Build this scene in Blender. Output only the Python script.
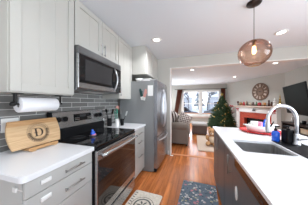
import bpy, bmesh, math, random
from mathutils import Vector, Matrix
random.seed(7)
for o in list(bpy.data.objects): bpy.data.objects.remove(o)
S = bpy.context.scene
C = bpy.data.collections.new('scene'); S.collection.children.link(C)
PI = math.pi
# ------------------------------------------------------------ camera, world, light, exposure
F_PX, TH, CAMZ = 134.0, math.atan(40/134.0), 1.32
cd = bpy.data.cameras.new('camera'); cam = bpy.data.objects.new('camera', cd); C.objects.link(cam)
cd.sensor_width = 36; cd.lens = F_PX/308*36; cd.clip_start = .02; cd.clip_end = 300
cam.location = (0, 0, CAMZ); cam.rotation_euler = (PI/2, 0, TH)
S.camera = cam
S.view_settings.view_transform = 'Standard'; S.view_settings.look = 'None'
S.view_settings.gamma = 1; S.view_settings.use_curve_mapping = False
S.view_settings.exposure = 0.58
W = bpy.data.worlds.new('world'); S.world = W; W.use_nodes = True
nt = W.node_tree; nt.nodes.clear()
wo = nt.nodes.new('ShaderNodeOutputWorld'); bg = nt.nodes.new('ShaderNodeBackground')
tc = nt.nodes.new('ShaderNodeTexCoord'); sp = nt.nodes.new('ShaderNodeSeparateXYZ'); cr = nt.nodes.new('ShaderNodeValToRGB')
cr.color_ramp.elements[0].position = .0; cr.color_ramp.elements[0].color = (.92, .94, 1, 1)
cr.color_ramp.elements[1].position = .3; cr.color_ramp.elements[1].color = (.66, .78, 1, 1)
nt.links.new(tc.outputs['Generated'], sp.inputs[0]); nt.links.new(sp.outputs['Z'], cr.inputs[0])
nt.links.new(cr.outputs[0], bg.inputs[0]); bg.inputs[1].default_value = 1.5
nt.links.new(bg.outputs[0], wo.inputs[0])
def area(name, loc, rot, sx, sy, power, col=(1, 1, 1), shape='RECTANGLE', spread=PI):
    l = bpy.data.lights.new(name, 'AREA'); l.shape = shape; l.size = sx
    if shape in ('RECTANGLE', 'ELLIPSE'): l.size_y = sy
    l.energy = power; l.color = col; l.spread = spread
    o = bpy.data.objects.new(name, l); C.objects.link(o); o.location = loc; o.rotation_euler = rot
    return o
# added kitchen fill lamps, set in an invented glass door and side window
area('kitchen_back_fill', (0.6, -2.28, 1.25), (PI/2+.5, 0, 0), 3.4, 2.2, 16, (.84, .93, 1))
area('kitchen_side_fill', (3.18, .6, 1.5), (0, PI/2+.35, 0), 1.5, 2.2, 68, (.84, .93, 1))
area('front_window_daylight', (0.4, 8.98, 1.25), (-PI/2, 0, 0), 2.1, 1.5, 38, (.92, .96, 1))
area('living_side_fill', (-1.82, 7.6, 1.4), (0, -PI/2-.3, 0), 1.4, 1.6, 60, (.86, .94, 1))  # added fill lamp against a solid wall, no window there
LAMPS = [(-.64, 2.30), (1.33, 2.62), (-.64, .2), (1.33, .2), (-.06, 4.75), (2.2, 4.6), (-.06, 7.2), (1.7, 6.6)]  # near kitchen pair and far living room pair are added fill fixtures
LW = [7, 15, 4, 12, 14, 14, 14, 14]
for i, (x, y) in enumerate(LAMPS):
    area('lamp_light', (x, y, 2.415), (0, 0, 0), .11, .11, LW[i], (.92, .95, 1), 'DISK', 2.4)

# ------------------------------------------------------------ materials
def mat(name, col, rough=.5, metal=0, spec=.5, emit=None, estr=0, coat=0, build=None, bump=None):
    m = bpy.data.materials.new(name); m.use_nodes = True
    n = m.node_tree; b = n.nodes['Principled BSDF']
    b.inputs['Base Color'].default_value = (*col, 1); b.inputs['Roughness'].default_value = rough
    b.inputs['Metallic'].default_value = metal; b.inputs['Specular IOR Level'].default_value = spec
    b.inputs['Coat Weight'].default_value = coat
    if emit: b.inputs['Emission Color'].default_value = (*emit, 1); b.inputs['Emission Strength'].default_value = estr
    if build: build(n, b)
    if bump:
        no = n.nodes.new('ShaderNodeTexNoise'); no.inputs['Scale'].default_value = bump[0]
        bp = n.nodes.new('ShaderNodeBump'); bp.inputs['Strength'].default_value = bump[1]; bp.inputs['Distance'].default_value = .01
        t = n.nodes.new('ShaderNodeTexCoord'); n.links.new(t.outputs['Object'], no.inputs['Vector'])
        n.links.new(no.outputs['Fac'], bp.inputs['Height']); n.links.new(bp.outputs[0], b.inputs['Normal'])
    return m
def noise_mix(a, c, scale=8, vec=(1, 1, 1), lo=.35, hi=.65, detail=4):
    def f(n, b):
        t = n.nodes.new('ShaderNodeTexCoord'); mp = n.nodes.new('ShaderNodeMapping'); mp.inputs['Scale'].default_value = vec
        no = n.nodes.new('ShaderNodeTexNoise'); no.inputs['Scale'].default_value = scale; no.inputs['Detail'].default_value = detail
        r = n.nodes.new('ShaderNodeValToRGB')
        r.color_ramp.elements[0].position = lo; r.color_ramp.elements[0].color = (*a, 1)
        r.color_ramp.elements[1].position = hi; r.color_ramp.elements[1].color = (*c, 1)
        n.links.new(t.outputs['Object'], mp.inputs[0]); n.links.new(mp.outputs[0], no.inputs['Vector'])
        n.links.new(no.outputs['Fac'], r.inputs[0]); n.links.new(r.outputs[0], b.inputs['Base Color'])
    return f
def bricks(c1, c2, mortar, bw, bh, msize, plane='YZ', off=.5, wood=None, bump=0.3, bias=0):
    def f(n, b):
        t = n.nodes.new('ShaderNodeTexCoord'); s_ = n.nodes.new('ShaderNodeSeparateXYZ'); cb = n.nodes.new('ShaderNodeCombineXYZ')
        n.links.new(t.outputs['Object'], s_.inputs[0])
        n.links.new(s_.outputs[plane[0]], cb.inputs[0]); n.links.new(s_.outputs[plane[1]], cb.inputs[1])
        br = n.nodes.new('ShaderNodeTexBrick'); br.offset = off
        br.inputs['Scale'].default_value = 1; br.inputs['Brick Width'].default_value = bw; br.inputs['Row Height'].default_value = bh
        br.inputs['Mortar Size'].default_value = msize; br.inputs['Mortar Smooth'].default_value = .1; br.inputs['Bias'].default_value = bias
        br.inputs['Color1'].default_value = (*c1, 1); br.inputs['Color2'].default_value = (*c2, 1); br.inputs['Mortar'].default_value = (*mortar, 1)
        n.links.new(cb.outputs[0], br.inputs['Vector'])
        out = br.outputs['Color']
        if wood:
            mp = n.nodes.new('ShaderNodeMapping'); mp.inputs['Scale'].default_value = wood[0]
            no = n.nodes.new('ShaderNodeTexNoise'); no.inputs['Scale'].default_value = 1; no.inputs['Detail'].default_value = 5
            n.links.new(t.outputs['Object'], mp.inputs[0]); n.links.new(mp.outputs[0], no.inputs['Vector'])
            r = n.nodes.new('ShaderNodeValToRGB'); r.color_ramp.elements[0].position = .3; r.color_ramp.elements[1].position = .7
            r.color_ramp.elements[0].color = (*[wood[1]]*3, 1); r.color_ramp.elements[1].color = (1.15, 1.15, 1.15, 1)
            n.links.new(no.outputs['Fac'], r.inputs[0])
            mx = n.nodes.new('ShaderNodeMix'); mx.data_type = 'RGBA'; mx.blend_type = 'MULTIPLY'; mx.inputs[0].default_value = 1
            n.links.new(out, mx.inputs[6]); n.links.new(r.outputs[0], mx.inputs[7]); out = mx.outputs[2]
        n.links.new(out, b.inputs['Base Color'])
        if bump:
            bp = n.nodes.new('ShaderNodeBump'); bp.inputs['Strength'].default_value = bump; bp.inputs['Distance'].default_value = .003; bp.invert = True
            n.links.new(br.outputs['Fac'], bp.inputs['Height']); n.links.new(bp.outputs[0], b.inputs['Normal'])
    return f
def glassmat(name, tint, gloss=.12, edge=0.0, edgecol=(.3, .2, .15)):
    m = bpy.data.materials.new(name); m.use_nodes = True; n = m.node_tree; n.nodes.clear()
    o = n.nodes.new('ShaderNodeOutputMaterial'); tr = n.nodes.new('ShaderNodeBsdfTransparent')
    gl = n.nodes.new('ShaderNodeBsdfGlossy'); gl.inputs['Roughness'].default_value = .03
    mx = n.nodes.new('ShaderNodeMixShader'); lw = n.nodes.new('ShaderNodeLayerWeight'); lw.inputs[0].default_value = .25
    ml = n.nodes.new('ShaderNodeMath'); ml.operation = 'MULTIPLY_ADD'; ml.inputs[1].default_value = .6; ml.inputs[2].default_value = gloss*.4
    n.links.new(lw.outputs['Fresnel'], ml.inputs[0]); n.links.new(ml.outputs[0], mx.inputs[0])
    tr.inputs[0].default_value = (*tint, 1)
    if edge:
        mc = n.nodes.new('ShaderNodeMix'); mc.data_type = 'RGBA'; mc.inputs[6].default_value = (*tint, 1); mc.inputs[7].default_value = (*edgecol, 1)
        l2 = n.nodes.new('ShaderNodeLayerWeight'); l2.inputs[0].default_value = edge
        n.links.new(l2.outputs['Facing'], mc.inputs[0]); n.links.new(mc.outputs[2], tr.inputs[0])
    n.links.new(tr.outputs[0], mx.inputs[1]); n.links.new(gl.outputs[0], mx.inputs[2]); n.links.new(mx.outputs[0], o.inputs[0])
    return m
M = {}
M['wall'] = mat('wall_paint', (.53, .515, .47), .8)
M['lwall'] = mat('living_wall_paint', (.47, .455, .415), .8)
M['ceil'] = mat('ceiling_paint', (.735, .785, .825), .9)
M['white'] = mat('white_paint', (.80, .79, .76), .45)
M['cab'] = mat('painted_cabinet', (.52, .51, .47), .35)
M['cab_low'] = mat('painted_base_cabinet', (.54, .54, .515), .38)
M['grey_cab'] = mat('dark_grey_cabinet', (.088, .097, .105), .35)
M['quartz'] = mat('white_quartz', (.80, .81, .825), .12)
M['steel'] = mat('brushed_steel', (.50, .49, .48), .27, .9, build=noise_mix((.40, .40, .40), (.55, .55, .55), 4, (1, 1, 80)))
M['steel_dark'] = mat('dark_steel', (.19, .195, .20), .3, .8)
M['fridge_side'] = mat('grey_metal_side', (.25, .255, .255), .45, .1)
M['fridge_door'] = mat('stainless_door', (.36, .37, .40), .27, .92)
M['sink'] = mat('sink_steel', (.40, .39, .38), .42, .55, build=noise_mix((.25, .245, .24), (.36, .35, .34), 9, (1, 6, 1)))
M['chrome'] = mat('brushed_nickel', (.58, .58, .60), .32, .8)
M['nickel'] = mat('dull_nickel', (.33, .32, .30), .35, .8)
M['black'] = mat('black_plastic', (.008, .008, .009), .5, spec=.12)
M['blackgloss'] = mat('black_glass', (.008, .008, .009), .06, spec=.35)
M['oven_glass'] = mat('oven_window_glass', (.018, .012, .010), .05, spec=.5)
M['black_iron'] = mat('black_iron', (.015, .014, .014), .5, .3)
M['burner'] = mat('burner_ring_print', (.06, .06, .06), .15)
M['paper'] = mat('paper_towel', (.86, .86, .88), .9, bump=(60, .3))
M['whitepl'] = mat('white_plastic', (.84, .84, .82), .35)
M['light'] = mat('lamp_diffuser', (1, 1, 1), .5, emit=(1, .97, .92), estr=5)
M['filament'] = mat('bulb_glow', (1, .8, .5), .4, emit=(1, .74, .38), estr=3.2)
M['brass'] = mat('aged_brass', (.30, .20, .10), .35, .9)
M['bronze'] = mat('dark_bronze', (.03, .022, .02), .4, .5)
M['amber'] = glassmat('amber_glass', (.93, .76, .67), .10, .25, (.50, .25, .16))
M['pane'] = glassmat('window_glass', (.98, .99, 1), .05)
M['floor'] = mat('oak_planks', (.5, .2, .08), .22, build=bricks((.56, .185, .052), (.38, .115, .034), (.14, .04, .014), 1.1, .083, .0016, 'YX', .37, ((22, 2.2, 1), .62), .15), coat=.0, spec=.4)
M['tile'] = mat('grey_glass_tile', (.2, .2, .2), .16, build=bricks((.155, .155, .148), (.25, .25, .24), (.60, .59, .57), .27, .060, .0034, 'YZ', .5, None, .5), spec=.7)
M['mantel'] = mat('cream_painted_wood', (.66, .54, .45), .5)
M['redbrick'] = mat('red_brick', (.4, .05, .02), .7, build=bricks((.50, .060, .020), (.36, .035, .015), (.42, .12, .08), .2, .067, .004, 'XZ', .5, None, .4))
M['board'] = mat('bamboo_board', (.6, .38, .18), .45, build=noise_mix((.50, .315, .155), (.64, .44, .25), 5, (1, 1.5, 22)))
M['board_dark'] = mat('bamboo_band', (.5, .29, .12), .45, build=noise_mix((.42, .22, .085), (.56, .33, .15), 5, (1, 1.5, 26)))
M['burnt'] = mat('burnt_engraving', (.035, .018, .01), .7)
M['curtain'] = mat('rust_brown_curtain', (.17, .05, .028), .85)
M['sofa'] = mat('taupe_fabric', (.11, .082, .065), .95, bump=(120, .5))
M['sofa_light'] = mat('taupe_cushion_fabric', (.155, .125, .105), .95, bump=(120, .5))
M['ott_dark'] = mat('brown_faux_leather', (.075, .045, .036), .5)
M['ott_top'] = mat('pale_grey_cushion', (.36, .335, .32), .9)
M['plush'] = mat('tan_plush', (.50, .27, .12), 1, bump=(90, 1))
M['plush_light'] = mat('cream_plush', (.72, .58, .42), 1)
M['green'] = mat('fir_needles', (.03, .075, .025), .8, build=noise_mix((.008, .024, .008), (.05, .105, .035), 30))
M['green2'] = mat('leaf_green', (.04, .16, .05), .6)
M['bark'] = mat('bark', (.09, .055, .035), .9)
M['red'] = mat('red_enamel', (.62, .03, .035), .25)
M['redcloth'] = mat('red_petal', (.50, .02, .03), .7)
M['pinkpetal'] = mat('pink_petal', (.62, .30, .26), .7)
M['pink'] = mat('pink_plastic', (.80, .30, .45), .4)
M['blue'] = mat('blue_soap', (.02, .12, .68), .2, coat=.4)
M['teal'] = mat('green_silicone', (.03, .25, .17), .45)
M['gold'] = mat('gold_ornament', (.6, .42, .12), .25, .9)
M['orange'] = mat('orange_wax', (.75, .32, .10), .5)
M['browncer'] = mat('brown_ceramic', (.09, .03, .022), .4)
M['tv'] = mat('tv_screen', (.006, .008, .007), .5, spec=.04)
M['console'] = mat('dark_walnut', (.030, .017, .012), .45, spec=.2)
M['clockw'] = mat('weathered_wood', (.20, .125, .09), .7, build=noise_mix((.15, .09, .062), (.27, .18, .13), 14, (1, 1, 6)))
M['clockn'] = mat('clock_numeral_paint', (.66, .55, .47), .7)
M['snow'] = mat('snow', (.86, .86, .88), .9)
M['cedar'] = mat('cedar_rail', (.55, .23, .10), .7)
M['houseg'] = mat('grey_siding', (.36, .37, .40), .8, build=bricks((.55, .54, .54), (.50, .50, .50), (.35, .35, .35), 4, .2, .02, 'XZ', .5, None, 0))
M['roof'] = mat('dark_shingle', (.10, .10, .12), .8)
M['carp'] = mat('car_paint_dark', (.06, .07, .09), .25)
M['tyre'] = mat('tyre_rubber', (.02, .02, .02), .8)
M['farfir'] = mat('snow_dusted_fir', (.2, .24, .24), .9, build=noise_mix((.10, .13, .12), (.5, .53, .56), 2))
M['barebark'] = mat('pale_bark', (.20, .19, .19), .9)
M['mwwin'] = mat('dark_mesh_window', (.035, .035, .037), .22, spec=.4)
M['darkgreen'] = mat('dark_green_cotton', (.02, .06, .055), .9)
M['shag'] = mat('cream_shag', (.55, .43, .34), 1, bump=(150, 1))
def rugpat(n, b):
    t = n.nodes.new('ShaderNodeTexCoord')
    base = n.nodes.new('ShaderNodeTexNoise'); base.inputs['Scale'].default_value = 30
    r0 = n.nodes.new('ShaderNodeValToRGB'); r0.color_ramp.elements[0].color = (.085, .125, .165, 1); r0.color_ramp.elements[1].color = (.20, .25, .30, 1)
    n.links.new(t.outputs['Object'], base.inputs['Vector']); n.links.new(base.outputs['Fac'], r0.inputs[0])
    col = r0.outputs[0]
    for sc, c, lim in ((17, (.62, .60, .58), .30), (11, (.60, .24, .27), .24), (23, (.035, .06, .09), .26), (14, (.50, .47, .30), .20)):
        v = n.nodes.new('ShaderNodeTexVoronoi'); v.inputs['Scale'].default_value = sc; v.inputs['Randomness'].default_value = 1
        no = n.nodes.new('ShaderNodeTexNoise'); no.inputs['Scale'].default_value = 60
        av = n.nodes.new('ShaderNodeVectorMath'); av.operation = 'MULTIPLY_ADD'; av.inputs[1].default_value = (.035, .035, 0)
        n.links.new(t.outputs['Object'], no.inputs['Vector']); n.links.new(no.outputs['Color'], av.inputs[0]); n.links.new(t.outputs['Object'], av.inputs[2])
        n.links.new(av.outputs[0], v.inputs['Vector'])
        ls = n.nodes.new('ShaderNodeMath'); ls.operation = 'LESS_THAN'; ls.inputs[1].default_value = lim
        n.links.new(v.outputs['Distance'], ls.inputs[0])
        mx = n.nodes.new('ShaderNodeMix'); mx.data_type = 'RGBA'; mx.inputs[7].default_value = (*c, 1)
        n.links.new(ls.outputs[0], mx.inputs[0]); n.links.new(col, mx.inputs[6]); col = mx.outputs[2]
    n.links.new(col, b.inputs['Base Color'])
M['rug'] = mat('blue_floral_rug', (.15, .2, .25), .95, build=rugpat)
M['mat'] = mat('cream_mat', (.62, .56, .47), .9, build=noise_mix((.52, .47, .39), (.66, .60, .52), 40))
M['matink'] = mat('charcoal_mat_print', (.10, .10, .095), .9)
def pillowpat(n, b):
    t = n.nodes.new('ShaderNodeTexCoord'); c = n.nodes.new('ShaderNodeTexChecker'); c.inputs['Scale'].default_value = 22
    c.inputs['Color1'].default_value = (.12, .085, .075, 1); c.inputs['Color2'].default_value = (.52, .46, .42, 1)
    n.links.new(t.outputs['Object'], c.inputs['Vector']); n.links.new(c.outputs[0], b.inputs['Base Color'])
M['pillow_check'] = mat('checked_pillow', (.4, .3, .3), .95, build=pillowpat)
def stripe(n, b):
    t = n.nodes.new('ShaderNodeTexCoord'); w = n.nodes.new('ShaderNodeTexWave'); w.inputs['Scale'].default_value = 4.2; w.bands_direction = 'DIAGONAL'
    r = n.nodes.new('ShaderNodeValToRGB'); r.color_ramp.interpolation = 'CONSTANT'
    r.color_ramp.elements[0].color = (.045, .02, .016, 1); r.color_ramp.elements[1].position = .5; r.color_ramp.elements[1].color = (.55, .49, .45, 1)
    n.links.new(t.outputs['Object'], w.inputs['Vector']); n.links.new(w.outputs['Fac'], r.inputs[0]); n.links.new(r.outputs[0], b.inputs['Base Color'])
M['pillow_stripe'] = mat('striped_pillow', (.4, .3, .3), .95, build=stripe)
M['pillow_tan'] = mat('tan_pillow', (.42, .33, .18), .95)

# ------------------------------------------------------------ mesh helpers
def bx(bm, x0, x1, y0, y1, z0, z1, bev=0, seg=2, rot=None, piv=None):
    t = bmesh.new()
    vs = [t.verts.new((x, y, z)) for x in (min(x0, x1), max(x0, x1)) for y in (min(y0, y1), max(y0, y1)) for z in (min(z0, z1), max(z0, z1))]
    for f in ((0, 1, 3, 2), (4, 6, 7, 5), (0, 4, 5, 1), (2, 3, 7, 6), (0, 2, 6, 4), (1, 5, 7, 3)): t.faces.new([vs[i] for i in f])
    if bev: bmesh.ops.bevel(t, geom=t.edges[:], offset=bev, segments=seg, affect='EDGES', profile=.5, clamp_overlap=True)
    bmesh.ops.recalc_face_normals(t, faces=t.faces[:])
    merge(bm, t, rot, piv)
def merge(bm, t, rot=None, piv=None):
    if rot is not None:
        bmesh.ops.transform(t, matrix=rot, verts=t.verts[:], space=Matrix.Translation(-Vector(piv)) if piv else Matrix())
    me = bpy.data.meshes.new('tmp'); t.to_mesh(me); t.free(); bm.from_mesh(me); bpy.data.meshes.remove(me)
def lathe(bm, prof, c=(0, 0, 0), seg=28, axis='Z', rot=None):
    t = bmesh.new(); rings = []
    for r, z in prof:
        if r < 1e-5: rings.append([t.verts.new((0, 0, z))])
        else: rings.append([t.verts.new((r*math.cos(2*PI*i/seg), r*math.sin(2*PI*i/seg), z)) for i in range(seg)])
    for a, b in zip(rings, rings[1:]):
        for i in range(seg):
            j = (i+1) % seg
            if len(a) == 1 and len(b) == 1: continue
            if len(a) == 1: t.faces.new((a[0], b[j], b[i]))
            elif len(b) == 1: t.faces.new((a[i], a[j], b[0]))
            else: t.faces.new((a[i], a[j], b[j], b[i]))
    bmesh.ops.recalc_face_normals(t, faces=t.faces[:])
    m = Matrix.Translation(Vector(c))
    if axis == 'X': m = m @ Matrix.Rotation(PI/2, 4, 'Y')
    if axis == 'Y': m = m @ Matrix.Rotation(-PI/2, 4, 'X')
    if rot is not None: m = m @ rot
    bmesh.ops.transform(t, matrix=m, verts=t.verts[:])
    for f in t.faces: f.smooth = True
    merge(bm, t)
def cyl(bm, c, r, h, axis='Z', seg=24, bev=0):
    b = bev or min(r, h)*.08
    lathe(bm, [(0, 0), (r-b, 0), (r, b), (r, h-b), (r-b, h), (0, h)], c, seg, axis)
def tube(bm, pts, r, seg=10, closed=False):
    pts = [Vector(p) for p in pts]; n = len(pts); t = bmesh.new(); rings = []
    rr = r if isinstance(r, (list, tuple)) else [r]*n
    up = None
    for i, p in enumerate(pts):
        if closed: d = pts[(i+1) % n]-pts[i-1]
        else: d = (pts[min(i+1, n-1)]-pts[max(i-1, 0)])
        d.normalize()
        if up is None: up = Vector((0, 0, 1)) if abs(d.z) < .9 else Vector((1, 0, 0))
        a = d.cross(up)
        if a.length < 1e-4: a = d.cross(Vector((0, 1, 0)))
        a.normalize(); b = a.cross(d).normalized(); up = b
        rings.append([t.verts.new(p+(a*math.cos(2*PI*k/seg)+b*math.sin(2*PI*k/seg))*rr[i]) for k in range(seg)])
    m = n if closed else n-1
    for i in range(m):
        A, B = rings[i], rings[(i+1) % n]
        for k in range(seg): t.faces.new((A[k], A[(k+1) % seg], B[(k+1) % seg], B[k]))
    if not closed: t.faces.new(rings[0][::-1]); t.faces.new(rings[-1])
    bmesh.ops.recalc_face_normals(t, faces=t.faces[:])
    for f in t.faces: f.smooth = True
    merge(bm, t)
def ball(bm, c, r, sub=2, sc=(1, 1, 1)):
    t = bmesh.new(); bmesh.ops.create_icosphere(t, subdivisions=sub, radius=r)
    bmesh.ops.transform(t, matrix=Matrix.Translation(Vector(c)) @ Matrix.Diagonal((*sc, 1)), verts=t.verts[:])
    for f in t.faces: f.smooth = True
    merge(bm, t)
def prism(bm, poly, h, mtx=None, bev=0):
    """poly in XY extruded along +Z by h"""
    t = bmesh.new(); v = [t.verts.new((x, y, 0)) for x, y in poly]; f = t.faces.new(v)
    r = bmesh.ops.extrude_face_region(t, geom=[f]); vs = [g for g in r['geom'] if isinstance(g, bmesh.types.BMVert)]
    bmesh.ops.translate(t, vec=(0, 0, h), verts=vs)
    if bev: bmesh.ops.bevel(t, geom=t.edges[:], offset=bev, segments=2, affect='EDGES')
    bmesh.ops.recalc_face_normals(t, faces=t.faces[:])
    if mtx is not None: bmesh.ops.transform(t, matrix=mtx, verts=t.verts[:])
    merge(bm, t)
def obj(name, fn, m, parent=None):
    bm = bmesh.new(); fn(bm); me = bpy.data.meshes.new(name); bm.to_mesh(me); bm.free(); me.materials.append(M[m])
    o = bpy.data.objects.new(name, me); C.objects.link(o)
    if parent: o.parent = parent
    return o
def thing(name, label, cat, loc=(0, 0, 0), rz=0, group=None):
    o = bpy.data.objects.new(name, None); C.objects.link(o); o.empty_display_size = .1
    o.location = loc; o.rotation_euler = (0, 0, rz); return tag(o, label, cat, group)
def tag(o, label, cat, group=None):
    o['label'] = label; o['category'] = cat
    if group: o['group'] = group
    return o
def struct(name, fn, m, parent=None):
    o = obj(name, fn, m, parent)
    if not parent: o['kind'] = 'structure'
    return o
def put(o, loc, rz=0): o.location = loc; o.rotation_euler = (0, 0, rz); return o
def dup(o, loc=None, rz=None, label=None, par=None):
    c = o.copy(); C.objects.link(c)
    if par: c.parent = par
    if loc is not None: c.location = loc
    if rz is not None: c.rotation_euler[2] = rz
    if label: c['label'] = label
    for ch in [k for k in bpy.data.objects if k.parent == o]: dup(ch, par=c)
    return c
# ------------------------------------------------------------ the setting
XW, HW = -1.52, 3.37            # kitchen left wall, divider wall
P1, P2 = Vector((1.9, 8.9)), Vector((3.25, 6.2))
DR = math.atan2(P2.y-P1.y, P2.x-P1.x)
struct('floor', lambda b: bx(b, -2.1, 3.5, -2.5, 9.1, -.08, 0), 'floor')
struct('ceiling', lambda b: bx(b, -2.1, 3.5, -2.5, 9.1, 2.44, 2.54), 'ceil')
struct('wall_left', lambda b: bx(b, XW-.12, XW, -2.4, HW, 0, 2.44), 'wall')
def _div(b):
    bx(b, -2.0, -.575, HW, HW+.13, 0, 2.44); bx(b, -.575, 3.25, HW, HW+.13, 2.19, 2.44)
struct('wall_divider', _div, 'wall')
def _optrim(b):
    bx(b, -.585, -.565, HW-.008, HW+.138, 0, 2.195, .002); bx(b, -.565, 3.24, HW-.008, HW+.138, 2.180, 2.195, .002)
struct('trim_1', _optrim, 'white')
struct('wall_living_left', lambda b: bx(b, -2.0, -1.88, HW+.13, 9.0, 0, 2.44), 'lwall')
struct('wall_right', lambda b: (bx(b, 3.25, 3.37, 2.2, 6.2, 0, 2.44), bx(b, 3.25, 3.37, -2.4, -.9, 0, 2.44), bx(b, 3.25, 3.37, -.9, 2.2, 0, .8), bx(b, 3.25, 3.37, -.9, 2.2, 2.2, 2.44)), 'lwall')
def _back(b):
    bx(b, XW-.12, -1.2, -2.5, -2.38, 0, 2.44); bx(b, 2.4, 3.37, -2.5, -2.38, 0, 2.44); bx(b, -1.2, 2.4, -2.5, -2.38, 2.38, 2.44)
struct('wall_back', _back, 'wall')
d1 = struct('added_door_1', lambda b: (bx(b, -1.2, -1.12, -2.48, -2.40, 0, 2.38), bx(b, 2.32, 2.4, -2.48, -2.40, 0, 2.38), bx(b, .56, .64, -2.48, -2.40, 0, 2.38), bx(b, -1.12, 2.32, -2.48, -2.40, 2.3, 2.38), bx(b, -1.12, 2.32, -2.48, -2.40, 0, .06)), 'white')  # unseen glass door, added to bring fill light in from behind
obj('pane', lambda b: bx(b, -1.12, 2.32, -2.445, -2.44, .06, 2.3), 'pane', d1)
w2 = struct('added_window_2', lambda b: (bx(b, 3.27, 3.33, -.9, -.82, .8, 2.2), bx(b, 3.27, 3.33, 2.12, 2.2, .8, 2.2), bx(b, 3.27, 3.33, -.82, 2.12, .8, .88), bx(b, 3.27, 3.33, -.82, 2.12, 2.12, 2.2), bx(b, 3.27, 3.33, .62, .68, .88, 2.12)), 'white')  # unseen side window, added for more fill light in the kitchen
obj('pane', lambda b: bx(b, 3.30, 3.304, -.82, 2.12, .88, 2.12), 'pane', w2)
WX0, WX1, WZ0, WZ1 = -.72, 1.50, .48, 2.03
def _ww(b):
    bx(b, -2.0, WX0, 8.9, 9.02, 0, 2.44); bx(b, WX1, 2.0, 8.9, 9.02, 0, 2.44)
    bx(b, WX0, WX1, 8.9, 9.02, 0, WZ0); bx(b, WX0, WX1, 8.9, 9.02, WZ1, 2.44)
struct('wall_window', _ww, 'lwall')
def _diag(b): bx(b, 0, (P2-P1).length, 0, .12, 0, 2.44)
o = struct('wall_diagonal', _diag, 'lwall'); put(o, (P1.x, P1.y, 0), DR)
def _win(b):
    y0, y1 = 8.87, 8.97; c = (WX0+WX1)/2
    bx(b, WX0-.07, WX0+.05, y0, y1, WZ0, WZ1, .004); bx(b, WX1-.05, WX1+.07, y0, y1, WZ0, WZ1, .004)
    bx(b, WX0-.07, WX1+.07, y0, y1, WZ1-.05, WZ1+.07, .004); bx(b, c-.075, c+.075, y0+.005, y1, WZ0, WZ1-.05, .004)
    bx(b, WX0-.03, WX1+.03, y0+.01, y1, WZ0, WZ0+.07, .004)
w1 = struct('window_1', _win, 'white')
obj('window_sill', lambda b: (bx(b, WX0-.12, WX1+.12, 8.80, 8.90, WZ0-.04, WZ0, .006), bx(b, WX0-.07, WX1+.07, 8.875, 8.9, WZ0-.13, WZ0-.04, .004)), 'white', w1)
for a, e in ((WX0+.05, (WX0+WX1)/2-.075), ((WX0+WX1)/2+.075, WX1-.05)):
    s_ = obj('window_sash', lambda b: (bx(b, a, e, 8.90, 8.94, 1.22, 1.27), bx(b, a, a+.035, 8.905, 8.945, WZ0+.07, WZ1-.05), bx(b, e-.035, e, 8.905, 8.945, WZ0+.07, WZ1-.05), bx(b, a, e, 8.905, 8.945, WZ0+.07, WZ0+.12)), 'white', w1)
    obj('pane', lambda b: bx(b, a+.01, e-.01, 8.923, 8.926, WZ0+.075, WZ1-.055), 'pane', s_)
struct('baseboard_window', lambda b: bx(b, -1.87, 1.85, 8.88, 8.90, 0, .12, .004), 'white')
struct('baseboard_living_left', lambda b: bx(b, -1.88, -1.86, HW+.13, 8.9, 0, .12, .004), 'white')
struct('baseboard_right', lambda b: bx(b, 3.23, 3.25, 3.55, 6.15, 0, .12, .004), 'white')
struct('baseboard_divider', lambda b: (bx(b, -.575, -.50, 3.3, 3.362, 0, .0001),bx(b, -.64, -.602, HW-.018, HW-.001, 0, .10, .003)), 'white')
struct('trim_2', lambda b: bx(b, -.56, 3.2, HW+.01, HW+.09, 0, .006, .002), 'cedar')
struct('wall_backsplash', lambda b: bx(b, XW, XW+.012, .1, 2.46, .915, 1.50), 'tile')
# ------------------------------------------------------------ recessed lights
def can(x, y, label, first=[None]):
    if first[0] is None:
        t = thing('recessed_light', label, 'ceiling light', (x, y, 2.44), 0, 'recessed ceiling lights')
        obj('trim_ring', lambda b: lathe(b, [(.055, -.001), (.085, -.001), (.083, -.010), (.060, -.012), (.055, -.004)]), 'white', t)
        obj('diffuser', lambda b: cyl(b, (0, 0, -.0065), .053, .005), 'light', t); first[0] = t; return t
    return dup(first[0], (x, y, 2.44), label=label)
ll = ['round recessed ceiling light above the refrigerator front', 'round recessed ceiling light to the right of the amber pendant',
      'added round recessed fill light above the range end of the kitchen, behind the camera', 'added round recessed fill light over the near end of the island',
      'round recessed ceiling light just beyond the header, above the sofa', 'round recessed ceiling light beyond the header, above the television',
      'added round recessed fill light nearest the living room window', 'added round recessed fill light in front of the wall clock']
for (x, y), l in zip(LAMPS, ll): can(x, y, l)

# ------------------------------------------------------------ cabinets
def shaker(b, y0, y1, z0, z1, x, th=.02, fw=.062, bead=True):
    """door on plane x (front face), facing +X"""
    bx(b, x-th, x, y0, y0+fw, z0, z1, .0015); bx(b, x-th, x, y1-fw, y1, z0, z1, .0015)
    bx(b, x-th, x, y0+fw, y1-fw, z0, z0+fw, .0015); bx(b, x-th, x, y0+fw, y1-fw, z1-fw, z1, .0015)
    n = max(2, round((y1-y0-2*fw)/.125)) if bead else 1; w = (y1-y0-2*fw)/n
    for i in range(n): bx(b, x-th+.003, x-.009, y0+fw+i*w, y0+fw+(i+1)*w, z0+fw, z1-fw, .0022 if bead else 0, 1)
def pull_v(b, x, y, z0, z1):
    tube(b, [(x+.028, y, z0), (x+.028, y, z1)], .006, 8)
    for z in (z0+.02, z1-.02): tube(b, [(x+.0005, y, z), (x+.028, y, z)], .004, 6)
def pull_h(b, x, z, y0, y1, sx=1):
    tube(b, [(x+.028*sx, y0, z), (x+.028*sx, y1, z)], .006, 8)
    for y in (y0+.02, y1-.02): tube(b, [(x+.0005*sx, y, z), (x+.028*sx, y, z)], .004, 6)
XF = -1.195
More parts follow.
